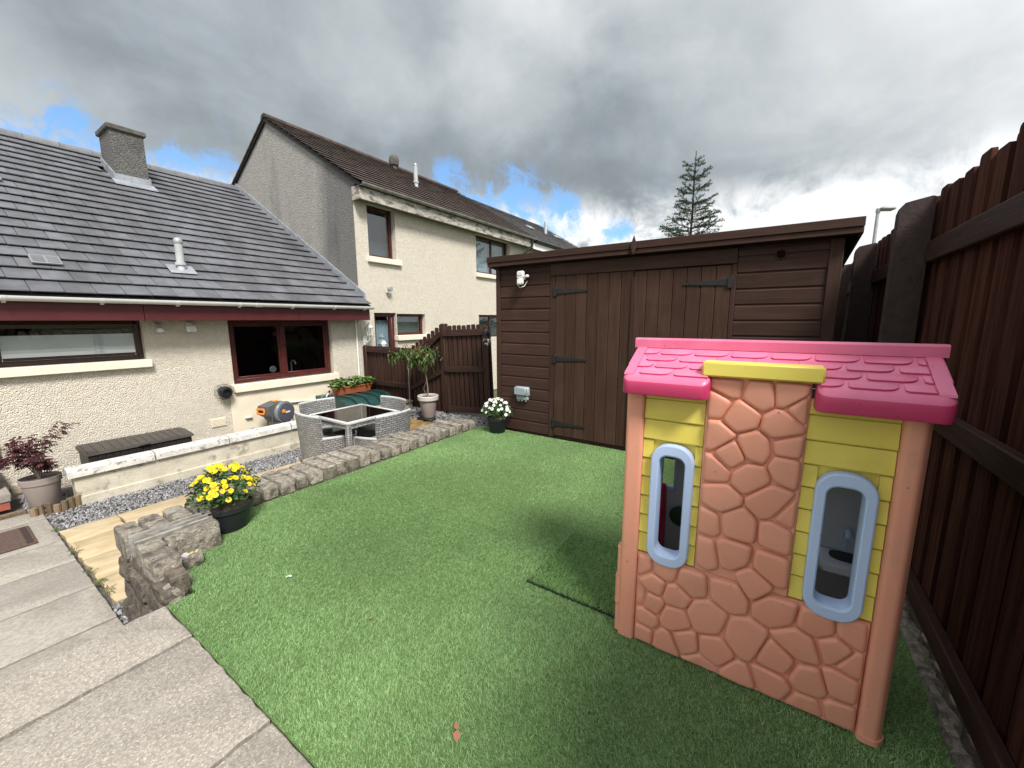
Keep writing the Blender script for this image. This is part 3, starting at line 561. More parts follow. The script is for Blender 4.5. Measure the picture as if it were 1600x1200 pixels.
# ------------------------------------------------------------------ houses: helpers
def opening_wall(mb, x0, x1, z0, z1, y0, y1, ops):
    # a wall along x with rectangular openings (xa, xb, za, zb), cut into butted upright strips
    xs = sorted({x0, x1} | {q for o_ in ops for q in o_[:2] if x0 < q < x1})
    for a, b_ in zip(xs[:-1], xs[1:]):
        z = z0
        for o_ in sorted((o_ for o_ in ops if o_[0] <= a+1e-6 and o_[1] >= b_-1e-6), key=lambda q: q[2]):
            if o_[2] > z: mb.box(a, b_, y0, y1, z, o_[2])
            z = o_[3]
        if z < z1: mb.box(a, b_, y0, y1, z, z1)
def frame(mb, x0, x1, z0, z1, y0, y1, t, mull=(), b=0.006):
    mb.box(x0, x0+t, y0, y1, z0, z1, b); mb.box(x1-t, x1, y0, y1, z0, z1, b)
    mb.box(x0+t, x1-t, y0+.002, y1-.002, z0, z0+t, b); mb.box(x0+t, x1-t, y0+.002, y1-.002, z1-t, z1, b)
    for m_ in mull: mb.box(m_-t/2, m_+t/2, y0+.003, y1-.003, z0+t, z1-t, b)
def pane(x0, x1, z0, z1, y, mat, parent):
    mb = MB(); mb.box(x0, x1, y, y+.006, z0, z1); return build(mb, 'pane', mat, parent, smooth=0)
def room(parent, x0, x1, y0, y1, z0, z1):
    mb = MB(); mb.add([(x0, y0, z0), (x1, y0, z0), (x1, y1, z0), (x0, y1, z0), (x0, y0, z1), (x1, y0, z1), (x1, y1, z1), (x0, y1, z1)], [(0, 1, 2, 3), (4, 7, 6, 5), (1, 5, 6, 2), (0, 3, 7, 4), (2, 6, 7, 3)])
    return build(mb, 'room', ROOM, parent, recalc=False, smooth=0)
def curtain(parent, x0, x1, z0, z1, y, folds, mat=None, name='curtain'):
    mb = MB(); n = folds*6
    def fn(u, v): 
        a = u*folds*2*math.pi; return (x0+(x1-x0)*u, y+math.sin(a+math.sin(u*17)*.8)*.016, z0+(z1-z0)*v), (0, 1, 0)
    mb.shell(fn, .002, n, 1); return build(mb, name, mat or NET, parent)
def tiled_roof(parent, roofobj, mat, x0, x1, ye, ze, yr, zr, w, expo, maxparts, th=0.016, skip=None, lift=3.0):
    al = math.atan2(zr-ze, yr-ye); L = math.hypot(zr-ze, yr-ye); s = Vector((0, math.cos(al), math.sin(al))); n = Vector((0, -math.sin(al), math.cos(al)))
    nr = max(1, round(L/expo)); expo = L/nr; TL = expo+.05
    mb = MB(); q = .004; mb.box(-w/2+.0025, w/2-.0025, -TL/2, TL/2, -th/2, th/2, .003); me = build(mb, 'tile_form', mat, None)
    mesh = me.data; bpy.data.objects.remove(me)
    cells = []
    for r in range(nr):
        off = (r % 2)*w/2
        k = 0
        while True:
            xa = x0-off+k*w; k += 1
            if xa >= x1-.02: break
            if xa+w <= x0+.03: continue
            cells.append((r, xa+w/2))
    def key(c): p = Vector((c[1], ye, ze))+s*(c[0]*expo); return p.length
    cells.sort(key=key); rest = MB(); cnt = 0
    for r, xc in cells:
        lo, hi_ = max(x0, xc-w/2), min(x1, xc+w/2)
        if skip and skip(xc, r*expo): continue
        p = Vector((0, ye, ze)) + s*(r*expo+TL/2-.02) + n*(.016+th/2+random.uniform(-.001, .002)); p.x = (lo+hi_)/2
        rx = al-R(lift+random.uniform(-.25, .25)); sx = (hi_-lo)/w
        if cnt < maxparts:
            inst(mesh, 'roof_tile', roofobj, p, (rx, R(random.uniform(-.2, .2)), R(random.uniform(-.25, .25))), (sx, 1, 1)); cnt += 1
        else:
            m_ = Matrix.Translation(p) @ Euler((rx, 0, 0)).to_matrix().to_4x4()
            rest.box(-sx*w/2+.0025, sx*w/2-.0025, -TL/2, TL/2, -th/2, th/2, 0, m_)
    if rest.f: stuff(build(rest, 'upper_roof_tiles', mat, roofobj, smooth=0))
    return al

# ------------------------------------------------------------------ bungalow
Yw = 7.15
bg = thing('bungalow', 'single storey cream roughcast house with grey tiled roof and dark red fascia', 'house', (2, 7.15, -0.5))
mb = MB(); opening_wall(mb, -2.2, 5.155, -0.6, 1.60, Yw, Yw+.30, [(-.55, .38, -.10, 1.50), (0.47, 1.762, 0.985, 1.505), (2.775, 4.50, 0.497, 1.505)])
mb.box(-2.2, 5.155, 16.7, 17.0, -.6, 1.6); mb.box(-2.2, -1.9, Yw+.3, 16.7, -.6, 1.6); build(mb, 'wall', CREAM, bg, smooth=0)
mb = MB(); mb.box(2.69, 4.545, Yw-.022, Yw-.002, -0.6, 0.368, .003); build(mb, 'smooth_wall_panel', CREAMS, bg)
mb = MB(); mb.box(-1.9, 5.15, 16.9, 6.90, 1.60, 1.61) if False else mb.box(-2.2, 5.15, 6.835, 7.149, 1.515, 1.527); build(mb, 'soffit', DARKFR, bg, smooth=0)
for a, b_ in ((-2.2, 1.715), (1.719, 3.72), (3.724, 5.135)):
    mb = MB(); mb.box(a, b_, 6.805, 6.832, 1.505, 1.715, .003); build(mb, 'fascia_board', REDF, bg)
ZE, YE, YR, ZR = 1.795, 6.77, 11.95, 4.855
mb = MB(); mb.prism([(YE+.01, ZE-.012), (YR, ZR-.012), (17.1, ZE), (17.1, ZE-.07), (YR, ZR-.16), (7.0, 1.72), (6.81, 1.735)], 'x', -2.3, 5.15); roof = build(mb, 'roof', ROOFBASE, bg, smooth=0)
def skipch(x, d): return 2.56 < x < 3.0 and 4.55 < d < 5.15
tiled_roof(bg, roof, SLATE, -1.5, 5.135, YE, ZE, YR, ZR, 0.255, 0.283, 296, 0.015, skipch, 6.6)
x = -1.5
while x < 5.1:
    mb = MB(); pr = [(YR+math.cos(a)*.13, ZR-.045+math.sin(a)*.105) for a in [R(k) for k in range(0, 181, 20)]]; mb.prism(pr, 'x', x+.003, min(x+.45, 5.145)-.003); build(mb, 'ridge_tile', RIDGE, roof); x += .45
# chimney
ch = MB(); ch.box(2.565, 3.055, 10.66, 11.32, 3.95, 5.02); ch = build(ch, 'chimney', CHIM, roof, smooth=0)
mb = MB(); mb.box(2.525, 3.095, 10.62, 11.36, 5.022, 5.115, .016); build(mb, 'chimney_cap', CHCAP, bg)
al = math.atan2(ZR-ZE, YR-YE)
def rz(y): return ZE+(y-YE)*math.tan(al)
mb = MB(); mb.box(2.55, 3.07, 10.625, 10.648, rz(10.64)+.02, rz(10.64)+.16, .004)
mb.add([(2.50, 10.42, rz(10.42)+.058), (3.12, 10.42, rz(10.42)+.058), (3.12, 10.66, rz(10.66)+.058), (2.50, 10.66, rz(10.66)+.058), (2.50, 10.42, rz(10.42)+.052), (3.12, 10.42, rz(10.42)+.052), (3.12, 10.66, rz(10.66)+.052), (2.50, 10.66, rz(10.66)+.052)], [(0, 1, 2, 3), (7, 6, 5, 4), (0, 4, 5, 1), (1, 5, 6, 2), (2, 6, 7, 3), (3, 7, 4, 0)])
for xs in (2.535, 3.06): mb.prism([(10.64, rz(10.64)+.02), (11.3, rz(11.3)+.02), (11.3, rz(11.3)+.17), (10.64, rz(10.64)+.17)], 'x', xs, xs+.025)
build(mb, 'chimney_flashing', LEAD, bg, smooth=0)
# vent pipe and tile vents
mb = MB(); z0 = rz(7.42); mb.tube([(2.37, 7.42, z0), (2.37, 7.44, z0+.14)], .046, 12); mb.tube([(2.37, 7.44, z0+.13), (2.37, 7.44, z0+.17)], .068, 14); mb.tube([(2.37, 7.44, z0+.165), (2.37, 7.44, z0+.43)], .05, 14); vp = build(mb, 'vent_pipe', VENTP, bg)
mb = MB(); mb.lathe([(.051, 0), (.058, .01), (.055, .06), (.035, .085), (.01, .09)], (2.37, 7.44, z0+.43), 14); build(mb, 'vent_cowl', STEEL, vp)
mb = MB(); mb.box(-.16, .16, -.13, .13, 0, .008, .002, Matrix.Translation((2.37, 7.43, rz(7.43)+.062)) @ Euler((al, 0, 0)).to_matrix().to_4x4()); build(mb, 'vent_flashing', LEAD, vp)
for vx, vy in ((1.03, 7.36), (0.93, 9.63)):
    m_ = Matrix.Translation((vx, vy, rz(vy)+.070)) @ Euler((al-R(2), 0, 0)).to_matrix().to_4x4()
    mb = MB(); mb.box(-.125, .125, -.11, .11, 0, .02, .004, m_); tv = build(mb, 'tile_vent', M('dull_grey_vent_frame', (0.21, 0.215, 0.225), rough=.5) if vy < 8 else bpy.data.materials['dull_grey_vent_frame'], bg)
    for dx in (-.059, .059):
        mb = MB(); mb.box(dx-.05, dx+.05, -.085, .085, .0205, .024, 0, m_); build(mb, 'vent_grille', SLATE, tv, smooth=0)
# gutter
mb = MB(); prof = [(math.cos(R(a))*.056, math.sin(R(a))*.056) for a in range(180, 361, 20)]; prof += [(.050*math.cos(R(a)), .050*math.sin(R(a))) for a in range(360, 179, -20)]
mb.prism([(6.748+p[0], 1.765+p[1]) for p in prof], 'x', -2.2, 5.165); gut = build(mb, 'gutter', UPVC, bg)
mb = MB(); mb.prism([(6.748+math.cos(R(a))*.0565, 1.765+math.sin(R(a))*.0565) for a in range(180, 361, 20)], 'x', 5.165, 5.172); build(mb, 'gutter_end', UPVC, gut)
for x in (-.55, 0.60, 1.337, 2.065, 2.81, 3.60, 4.35, 4.99):
    mb = MB(); q = [(math.cos(R(a))*.064, math.sin(R(a))*.064) for a in range(180, 361, 20)] + [(math.cos(R(a))*.0565, math.sin(R(a))*.0565) for a in range(360, 179, -20)]
    mb.prism([(6.748+p[0], 1.766+p[1]) for p in q], 'x', x-.016, x+.016); mb.box(x-.016, x+.016, 6.76, 6.804, 1.69, 1.722, .003); build(mb, 'gutter_bracket', UPVC, gut)
for x in (3.07, 0.2):
    mb = MB(); q = [(math.cos(R(a))*.063, math.sin(R(a))*.063) for a in range(180, 361, 20)] + [(math.cos(R(a))*.0565, math.sin(R(a))*.0565) for a in range(360, 179, -20)]
    mb.prism([(6.748+p[0], 1.766+p[1]) for p in q], 'x', x-.05, x+.05); build(mb, 'gutter_joint', UPVC, gut)
# windows
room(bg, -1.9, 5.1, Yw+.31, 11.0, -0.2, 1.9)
mb = MB(); frame(mb, 0.47, 1.76, 0.99, 1.50, Yw+.09, Yw+.17, .05); win = build(mb, 'window', DARKFR, bg)
til = Matrix.Translation((0, Yw+.085, 1.46)) @ Euler((R(9), 0, 0)).to_matrix().to_4x4() @ Matrix.Translation((0, -(Yw+.085), -1.46))
mb = MB(); frame(mb, 0.505, 1.735, 1.035, 1.47, Yw+.045, Yw+.088, .048); mb.v = [tuple(til @ Vector(p)) for p in mb.v]; build(mb, 'open_sash', DARKFR, win)
mb = MB(); mb.box(0.55, 1.69, Yw+.06, Yw+.066, 1.08, 1.425); mb.v = [tuple(til @ Vector(p)) for p in mb.v]; build(mb, 'pane', GLASS, win, smooth=0)
mb = MB(); mb.box(0.53, 1.70, Yw+.112, Yw+.120, 1.045, 1.335); build(mb, 'blind', BLIND, win, smooth=0)
mb = MB(); mb.box(1.30, 1.40, Yw+.1095, Yw+.1115, 1.09, 1.33); build(mb, 'sill_bottle', NET, win)
mb = MB(); mb.box(0.44, 1.80, Yw-.075, Yw+.09, 0.882, 0.986, .006); build(mb, 'window_sill', SILL, win)
mb = MB(); frame(mb, 2.79, 4.485, 0.505, 1.50, Yw+.07, Yw+.15, .058, (3.61,)); win = build(mb, 'window', MAHOG, bg)
for a, b_ in ((2.848, 3.58), (3.64, 4.427)):
    mb = MB(); frame(mb, a-.004, b_+.004, 0.56, 1.446, Yw+.085, Yw+.135, .04); build(mb, 'sash', MAHOG, win)
    pane(a+.036, b_-.036, 0.60, 1.406, Yw+.11, GLASS, win)
mb = MB(); mb.box(2.745, 4.56, Yw-.08, Yw+.07, 0.37, 0.497, .008); build(mb, 'window_sill', SILL, win)
mb = MB(); mb.box(4.502, 4.512, Yw+.002, Yw+.07, 0.50, 1.5); build(mb, 'window_reveal', SILL, win, smooth=0)
# kitchen things seen dimly through the glass
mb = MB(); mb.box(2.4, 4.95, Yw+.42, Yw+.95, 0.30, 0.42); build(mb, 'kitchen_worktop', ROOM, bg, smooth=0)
mb = MB(); mb.tube([(3.95, Yw+.5, .42), (3.95, Yw+.5, .72), (3.95, Yw+.46, .76), (3.95, Yw+.38, .76), (3.95, Yw+.34, .70)], .012, 8); build(mb, 'kitchen_tap', SILVERM, bg)
mb = MB(); mb.lathe([(.001, 0), (.055, .004), (.06, .02), (.05, .03), (.001, .03)], (0, 0, 0), 20, Matrix.Translation((3.46, Yw+.19, .66)) @ Euler((R(90), 0, 0)).to_matrix().to_4x4()); build(mb, 'round_thermometer', M('dim_grey_dial', (0.10, 0.105, 0.105), rough=.6), bg)
# door frame and brick step at the left
mb = MB(); mb.box(0.335, 0.395, Yw-.03, Yw+.06, -0.12, 1.50, .006); mb.box(-.55, .335, Yw+.02, Yw+.06, -0.12, 1.5); build(mb, 'door', M('dark_plum_door', (0.03, 0.012, 0.016), rough=0.35), bg)
for z0, y0, x1 in ((-0.48, 6.66, 0.375), (-0.30, 6.90, 0.345)):
    x = x1
    while x > -1.0:
        mb = MB(); mb.box(x-.205, x-.006, y0, y0+.10, z0, z0+.085, .006); build(mb, 'step_brick', REDBR, bg); x -= .212
    mb = MB(); mb.box(-1.0, x1+.01, y0-.01, 7.148, z0+.087, z0+.178, .01); build(mb, 'step_tread', CONC2, bg)
# wall vents, downpipe, gully pipes
for vx, vz, w, h in ((2.50, -0.06, .20, .14), (0.50, -0.40, .16, .13)):
    mb = MB(); mb.box(vx-w/2, vx+w/2, Yw-.012, Yw-.002, vz-h/2, vz+h/2, .003); v_ = build(mb, 'wall_vent', CREAMS, bg)
    for k in range(6):
        mb = MB(); zc = vz-h/2+.018+k*(h-.03)/5.5; mb.box(vx-w/2+.012, vx+w/2-.012, Yw-.018, Yw-.0125, zc-.004, zc+.004); build(mb, 'vent_slat', CREAMS, v_, smooth=0)
mb = MB(); mb.tube([(5.03, Yw-.03, 1.51), (5.03, Yw-.03, 0.0)], .017, 10); build(mb, 'thin_downpipe', UPVC, bg)
mb = MB(); mb.tube([(3.52, Yw-.045, 0.085), (3.60, Yw-.045, 0.075), (4.15, Yw-.045, 0.04)], .02, 10); mb.tube([(3.52, Yw-.045, .085), (3.50, Yw-.045, .10), (3.50, Yw-.02, .11)], .02, 10); build(mb, 'waste_pipe', CREAMS, bg)
mb = MB(); mb.box(2.86, 2.96, Yw-.07, Yw-.024, -0.075, -0.04, .01); build(mb, 'overflow_spout', CREAMS, bg)
# lead flashing where the roof meets the gable
mb = MB(); y = 6.90
while y < YR-.05:
    y2 = min(y+.46, YR-.02); mb.prism([(y, rz(y)-.04), (y2+.03, rz(y2+.03)-.04), (y2+.03, rz(y2+.03)+.155), (y+.03, rz(y)+.165)], 'x', 5.125+random.uniform(-.004, .004), 5.155); y = y2
build(mb, 'stepped_flashing', LEAD, bg, smooth=0)

# wall fittings on the bungalow (each fixed thing stands alone)
o = thing('flood_light', 'square white flood light with sensor under the dark red fascia', 'light', (2.28, Yw-.02, 1.38), None)
mb = MB(); mb.box(2.215, 2.335, Yw-.12, Yw-.075, 1.345, 1.435, .012); build(mb, 'lamp_housing', UPVC, o)
mb = MB(); mb.box(2.235, 2.315, Yw-.126, Yw-.121, 1.385, 1.42, .002); build(mb, 'lens', PALETXT, o)
mb = MB(); mb.box(2.245, 2.305, Yw-.075, Yw-.001, 1.41, 1.48, .006); build(mb, 'wall_bracket', UPVC, o)
mb = MB(); mb.lathe([(.001, 0), (.018, .004), (.018, .02), (.001, .026)], (0, 0, 0), 12, Matrix.Translation((2.275, Yw-.121, 1.362)) @ Euler((R(90), 0, 0)).to_matrix().to_4x4()); build(mb, 'sensor', PALETXT, o)
o = thing('motion_sensor', 'small round grey-white motion sensor just right of the wide bungalow window', 'sensor', (1.93, Yw-.02, 1.385))
mb = MB(); mb.lathe([(.02, 0), (.042, .005), (.045, .035), (.035, .055), (.015, .065)], (1.93, Yw-.07, 1.345), 16); build(mb, 'sensor_head', UPVC, o)
mb = MB(); mb.tube([(1.93, Yw-.07, 1.41), (1.93, Yw-.07, 1.445), (1.90, Yw-.001, 1.47)], .012, 8); build(mb, 'sensor_arm', STEEL, o)
o = thing('boiler_flue', 'round black boiler flue with wire guard on the bungalow wall beside the kitchen window', 'flue', (2.60, Yw-.05, 0.42))
fm = Matrix.Translation((2.60, Yw, 0.415)) @ Euler((R(90), 0, 0)).to_matrix().to_4x4()
mb = MB(); mb.lathe([(.07, 0), (.075, .09), (.088, .10), (.088, .135), (.05, .15), (.045, .11), (.001, .11)], (0, 0, 0), 24, fm); build(mb, 'flue_terminal', BLACK, o)
for k in range(9):
    a = 2*math.pi*k/9; mb = MB(); mb.tube([fm @ Vector((math.cos(a)*.12, math.sin(a)*.12, .001)), fm @ Vector((math.cos(a)*.11, math.sin(a)*.11, .13)), fm @ Vector((math.cos(a)*.05, math.sin(a)*.05, .18))], .0022, 4); build(mb, 'guard_wire', BLACK, o)
for rr, zz_ in ((.12, .03), (.115, .08), (.11, .13), (.075, .162), (.05, .18)):
    mb = MB(); mb.tube([fm @ Vector((math.cos(a)*rr, math.sin(a)*rr, zz_)) for a in [2*math.pi*q/20 for q in range(21)]], .0022, 4); build(mb, 'guard_ring', BLACK, o)
o = thing('wall_lantern', 'white coach lantern on the cream wall at the right end of the red fascia', 'lamp', (5.24, 7.0, 1.25))
lx, ly = 5.235, 6.98
mb = MB(); mb.lathe([(.005, .17), (.02, .155), (.035, .12), (.075, .075), (.082, .06), (.001, .06)], (lx, ly, 1.30), 8); build(mb, 'lantern_roof', UPVC, o)
mb = MB(); mb.lathe([(.048, -.10), (.07, .058), (.001, .058)], (lx, ly, 1.30), 8); build(mb, 'lantern_glass', CLEAR, o, smooth=0)
for k in range(8):
    a = 2*math.pi*(k)/8; mb = MB(); mb.tube([(lx+.05*math.cos(a), ly+.05*math.sin(a), 1.20), (lx+.072*math.cos(a), ly+.072*math.sin(a), 1.36)], .005, 5); build(mb, 'lantern_bar', UPVC, o)
mb = MB(); mb.lathe([(.008, -.17), (.02, -.15), (.03, -.125), (.052, -.102), (.001, -.10)], (lx, ly, 1.30), 8); build(mb, 'lantern_base', UPVC, o)
mb = MB(); mb.tube([(lx, ly, 1.14), (lx, ly+.03, 1.08), (lx, ly+.09, 1.05), (lx, Yw-.01, 1.09)], .013, 8); mb.box(lx-.045, lx+.045, Yw-.02, Yw-.001, 1.0, 1.18, .006); build(mb, 'lantern_arm', UPVC, o)

# ------------------------------------------------------------------ two storey house and the house beyond
uh = thing('two_storey_house', 'two storey house with cream front, grey stained gable and mossy brown tiled roof', 'house', (8, 7.15, -0.5))
X0, X1 = 5.16, 11.60
mb = MB(); opening_wall(mb, X0+.30, X1, -0.6, 4.0, Yw, Yw+.3, [(5.44, 6.17, 2.80, 3.83), (5.30+.2, 6.085, -0.45, 1.66), (6.10, 6.965, 1.165, 1.645), (8.96, 10.62, 2.80, 3.83), (9.04, 10.4, 1.0, 1.65)])
build(mb, 'front_wall', CREAM, uh, smooth=0)
mb = MB(); mb.box(X0+.002, X0+.30, Yw, Yw+.012, -0.6, 3.98); build(mb, 'front_wall_edge', CREAM, uh, smooth=0)
UE, UZ, UR, URZ = 6.84, 4.085, 10.14, 6.055; ual = math.atan2(URZ-UZ, UR-UE)
mb = MB(); mb.prism([(Yw+.014, -0.6), (13.15, -0.6), (13.15, 4.2), (UR, URZ-.09), (7.02, 4.12), (Yw+.014, 4.05)], 'x', X0, X0+.298); build(mb, 'gable_wall', HARL, uh, smooth=0)
mb = MB(); mb.prism([(UE+.01, UZ-.005), (UR, URZ-.005), (13.45, UZ), (13.45, UZ-.08), (UR, URZ-.10), (UE+.05, UZ-.06)], 'x', X0-.05, X1); ur = build(mb, 'roof', ROOFBASE, uh, smooth=0)
tiled_roof(uh, ur, BROWNT, X0-.075, X1, UE, UZ, UR, URZ, 0.30, 0.235, 296, 0.014, None, 6.0)
tiled_roof(uh, ur, BROWNT, X0-.075, X0+.22, 13.45, UZ, UR+.02, URZ, 0.30, 0.235, 0, 0.03, None, 3.5)
x = X0-.06
while x < X1-.05:
    mb = MB(); mb.prism([(UR+math.cos(R(a))*.13, URZ-.035+math.sin(R(a))*.10) for a in range(0, 181, 20)], 'x', x+.004, min(x+.45, X1)-.004); build(mb, 'ridge_tile', BROWNT, ur); x += .45
for a, b_ in ((5.145, 6.30), (6.305, 8.7), (8.705, 11.6)):
    mb = MB(); mb.box(a, b_, 6.895, 6.92, 3.80, 4.045, .004); build(mb, 'fascia_board', OLDF, uh)
mb = MB(); mb.box(5.135, 5.16, 6.90, 7.15, 3.80, 4.05, .004); build(mb, 'box_end', OLDF, uh)
mb = MB(); mb.box(5.162, X1, 6.921, Yw-.001, 3.832, 3.845); build(mb, 'soffit', M('grey_soffit', (0.16, 0.15, 0.13), rough=.9), uh, smooth=0)
mb = MB(); mb.prism([(6.835+p[0], 4.085+p[1]) for p in prof], 'x', 5.12, 11.62); build(mb, 'gutter', OLDG, uh)
def uwin(x0, x1, z0, z1, mull, sill, gl=GLASSU, rec=.12):
    mb = MB(); frame(mb, x0+.005, x1-.005, z0+.003, z1-.003, Yw+rec, Yw+rec+.07, .06, mull); w_ = build(mb, 'window', MAHOG, uh)
    xs = [x0+.065]+[m_ for m_ in mull]+[x1-.065]
    for i in range(len(xs)-1): pane(xs[i]+(.03 if i else 0), xs[i+1]-(.03 if i < len(xs)-2 else 0), z0+.063, z1-.063, Yw+rec+.03, gl, w_)
    if sill:
        mb = MB(); mb.box(x0-.03, x1+.10, Yw-.07, Yw+rec-.002, z0-.115, z0-.002, .006); build(mb, 'window_sill', SILL, w_)
    return w_
GREYROOM = M('pale_room', (0.16, 0.18, 0.19), (0.20, 0.22, 0.23), sc=2, rough=.9)
w_ = uwin(5.44, 6.17, 2.80, 3.83, (), True); mb = MB(); mb.box(5.40, 6.25, Yw+.34, Yw+.36, 2.7, 3.2); mb.box(5.40, 6.25, Yw+.5, Yw+.52, 3.2, 3.9); build(mb, 'room_back', GREYROOM, uh, smooth=0)
w_ = uwin(8.96, 10.62, 2.80, 3.83, (9.82,), True); curtain(uh, 8.98, 10.6, 2.82, 3.80, Yw+.26, 12)
w_ = uwin(6.10, 6.965, 1.165, 1.645, (), True, GLASSU, .10); mb = MB(); mb.box(6.1, 6.95, Yw+.25, Yw+.26, 1.17, 1.65); build(mb, 'obscured_screen', M('green_grey_screen', (0.25, 0.31, 0.29), rough=.6), uh, smooth=0)
w_ = uwin(9.04, 10.4, 1.0, 1.65, (9.72,), False); mb = MB(); mb.box(9.0, 10.4, Yw+.25, Yw+.26, 1.0, 1.65); build(mb, 'obscured_screen', GREYROOM, uh, smooth=0)
mb = MB(); frame(mb, 5.505, 6.08, -.44, 1.655, Yw+.07, Yw+.14, .075); d_ = build(mb, 'door', MAHOG, uh)
mb = MB(); mb.box(5.58, 5.98, Yw+.10, Yw+.106, .2, 1.58); build(mb, 'door_glass', GLASSU, d_, smooth=0)
mb = MB(); mb.box(5.58, 6.0, Yw+.09, Yw+.13, -.44, .2, .01); mb.box(5.955, 6.0, Yw+.08, Yw+.13, .2, 1.58); build(mb, 'door_panel', MAHOG, d_)
curtain(uh, 5.56, 6.0, 0.3, 1.5, Yw+.20, 7, None, 'door_curtain')
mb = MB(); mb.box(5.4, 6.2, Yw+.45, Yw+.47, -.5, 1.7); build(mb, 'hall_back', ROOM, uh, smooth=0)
mb = MB(); mb.lathe([(.001, 0), (.08, .0), (.10, .06), (.07, .12), (.04, .16), (.055, .20), (.04, .24), (.001, .26)], (5.80, Yw+.165, 0.93), 10); build(mb, 'window_ornament', UPVC, uh)
# chimney terminal and vents on the brown roof
def uz(y): return UZ+(y-UE)*math.tan(ual)
mb = MB(); mb.lathe([(.09, -.2), (.09, .06), (.13, .065), (.15, .20), (.13, .30), (.10, .33), (.001, .33)], (8.66, 9.95, uz(9.95)+.02), 14); build(mb, 'gas_flue_terminal', CHCAP, uh)
mb = MB(); mb.tube([(7.9, 8.27, uz(8.27)), (7.9, 8.27, uz(8.27)+.50)], .055, 12); mb.tube([(7.9, 8.27, uz(8.27)+.10), (7.9, 8.27, uz(8.27)+.15)], .07, 12); v2 = build(mb, 'vent_pipe', VENTP, uh)
mb = MB(); mb.lathe([(.056, 0), (.06, .03), (.05, .07), (.02, .09)], (7.9, 8.27, uz(8.27)+.50), 12); build(mb, 'vent_cowl', STEEL, v2)
mb = MB(); mb.tube([(11.45, 6.84, 4.03), (11.45, 6.84, 3.85), (11.30, 7.0, 3.62), (11.20, 7.10, 3.52), (11.20, 7.10, -.4)], .035, 10); build(mb, 'downpipe', BLACK, uh)
o = thing('wall_sensor', 'small grey security sensor high on the cream front of the two storey house', 'sensor', (5.86, Yw-.05, 2.15))
mb = MB(); mb.box(5.80, 5.93, Yw-.13, Yw-.08, 2.13, 2.21, .01, ); build(mb, 'sensor_head', STEEL, o)
mb = MB(); mb.box(5.83, 5.90, Yw-.10, Yw-.001, 2.08, 2.128, .008); build(mb, 'sensor_base', UPVC, o)

nh = thing('terraced_house', 'farther house beyond with dark grey roof and white fascia, mostly hidden by the shed', 'house', (14.5, 7.15, -0.5))
mb = MB(); opening_wall(mb, 11.605, 17.5, -0.6, 4.0, Yw+.02, Yw+.3, [(12.4, 13.9, 2.9, 3.8)]); mb.box(17.2, 17.5, Yw+.3, 13.1, -.6, 4.0); build(mb, 'wall', CREAM, nh, smooth=0)
mb = MB(); frame(mb, 12.41, 13.89, 2.91, 3.79, Yw+.1, Yw+.17, .06, (13.1,)); w_ = build(mb, 'window', MAHOG, nh); pane(12.47, 13.83, 2.97, 3.73, Yw+.13, GLASSU, w_)
mb = MB(); mb.box(12.3, 14, Yw+.31, Yw+.32, 2.8, 3.9); build(mb, 'room_back', ROOM, nh, smooth=0)
mb = MB(); mb.prism([(UE+.01, UZ-.06), (UR, URZ-.06), (13.45, UZ-.06), (13.45, UZ-.14), (UR, URZ-.16), (UE+.05, UZ-.12)], 'x', 11.61, 17.6); nr = build(mb, 'roof', ROOFBASE, nh, smooth=0)
tiled_roof(nh, nr, DARKT, 11.62, 17.65, UE, UZ-.055, UR, URZ-.055, 0.33, 0.25, 0, 0.014, None, 6.0)
mb = MB(); mb.box(11.62, 17.6, 6.895, 6.92, 3.78, 4.0, .004); build(mb, 'fascia_board', UPVC, nh)
mb = MB(); mb.prism([(6.835+p[0], 4.03+p[1]) for p in prof], 'x', 11.66, 17.6); build(mb, 'gutter', BLACK, nh)
mb = MB(); mb.tube([(15.3, 8.5, uz(8.5)-.06), (15.3, 8.5, uz(8.5)+.42)], .06, 10); build(mb, 'vent_pipe', VENTP, nh)
for vx, vy in ((13.8, 8.35), (16.1, 8.4)):
    mb = MB(); mb.box(-.17, .17, -.12, .12, 0, .05, .01, Matrix.Translation((vx, vy, uz(vy)+.0)) @ Euler((ual, 0, 0)).to_matrix().to_4x4()); build(mb, 'tile_vent', STEEL, nh)

# ------------------------------------------------------------------ shed
sh = thing('garden_shed', 'large dark brown timber shed with double doors and sloping flat roof', 'shed', (5.3, 1.4, 0))
XF = 4.44
mb = MB(); mb.prism([(XF+.02, -0.1), (6.25, -0.1), (6.25, 1.93), (XF+.02, 2.185)], 'y', -0.375, 3.185); build(mb, 'wall_core', SHEDX, sh, smooth=0)
bz = [1.5+.1465*k for k in range(-10, 5)]
def shiplap(y0, y1, z0, h): 
    mb = MB(); mb.prism([(XF-.016, z0), (XF-.016, z0+h-.030), (XF-.003, z0+h-.012), (XF-.003, z0+h-.001), (XF+.019, z0+h-.001), (XF+.019, z0)], 'y', y0, y1); return build(mb, 'shiplap_board', SHEDX, sh, smooth=20)
for z in bz:
    h = min(.1465, 2.165-z)
    shiplap(2.388, 3.123, z, h); shiplap(-0.285, 0.388, z, h)
mb = MB(); mb.box(XF-.022, XF+.018, 0.392, 2.384, 2.024, 2.165, .004); build(mb, 'lintel_board', SHEDX, sh)
for y0, y1 in ((3.126, 3.192), (-0.382, -0.288)):
    mb = MB(); mb.box(XF-.032, XF+.018, y0, y1, 0.0, 2.17, .004); build(mb, 'corner_post', SHEDV, sh)
for y0, y1 in ((2.318, 2.384), (0.392, 0.432)):
    mb = MB(); mb.box(XF-.02, XF+.018, y0, y1, 0.02, 2.02, .003); build(mb, 'door_jamb', SHEDV, sh)
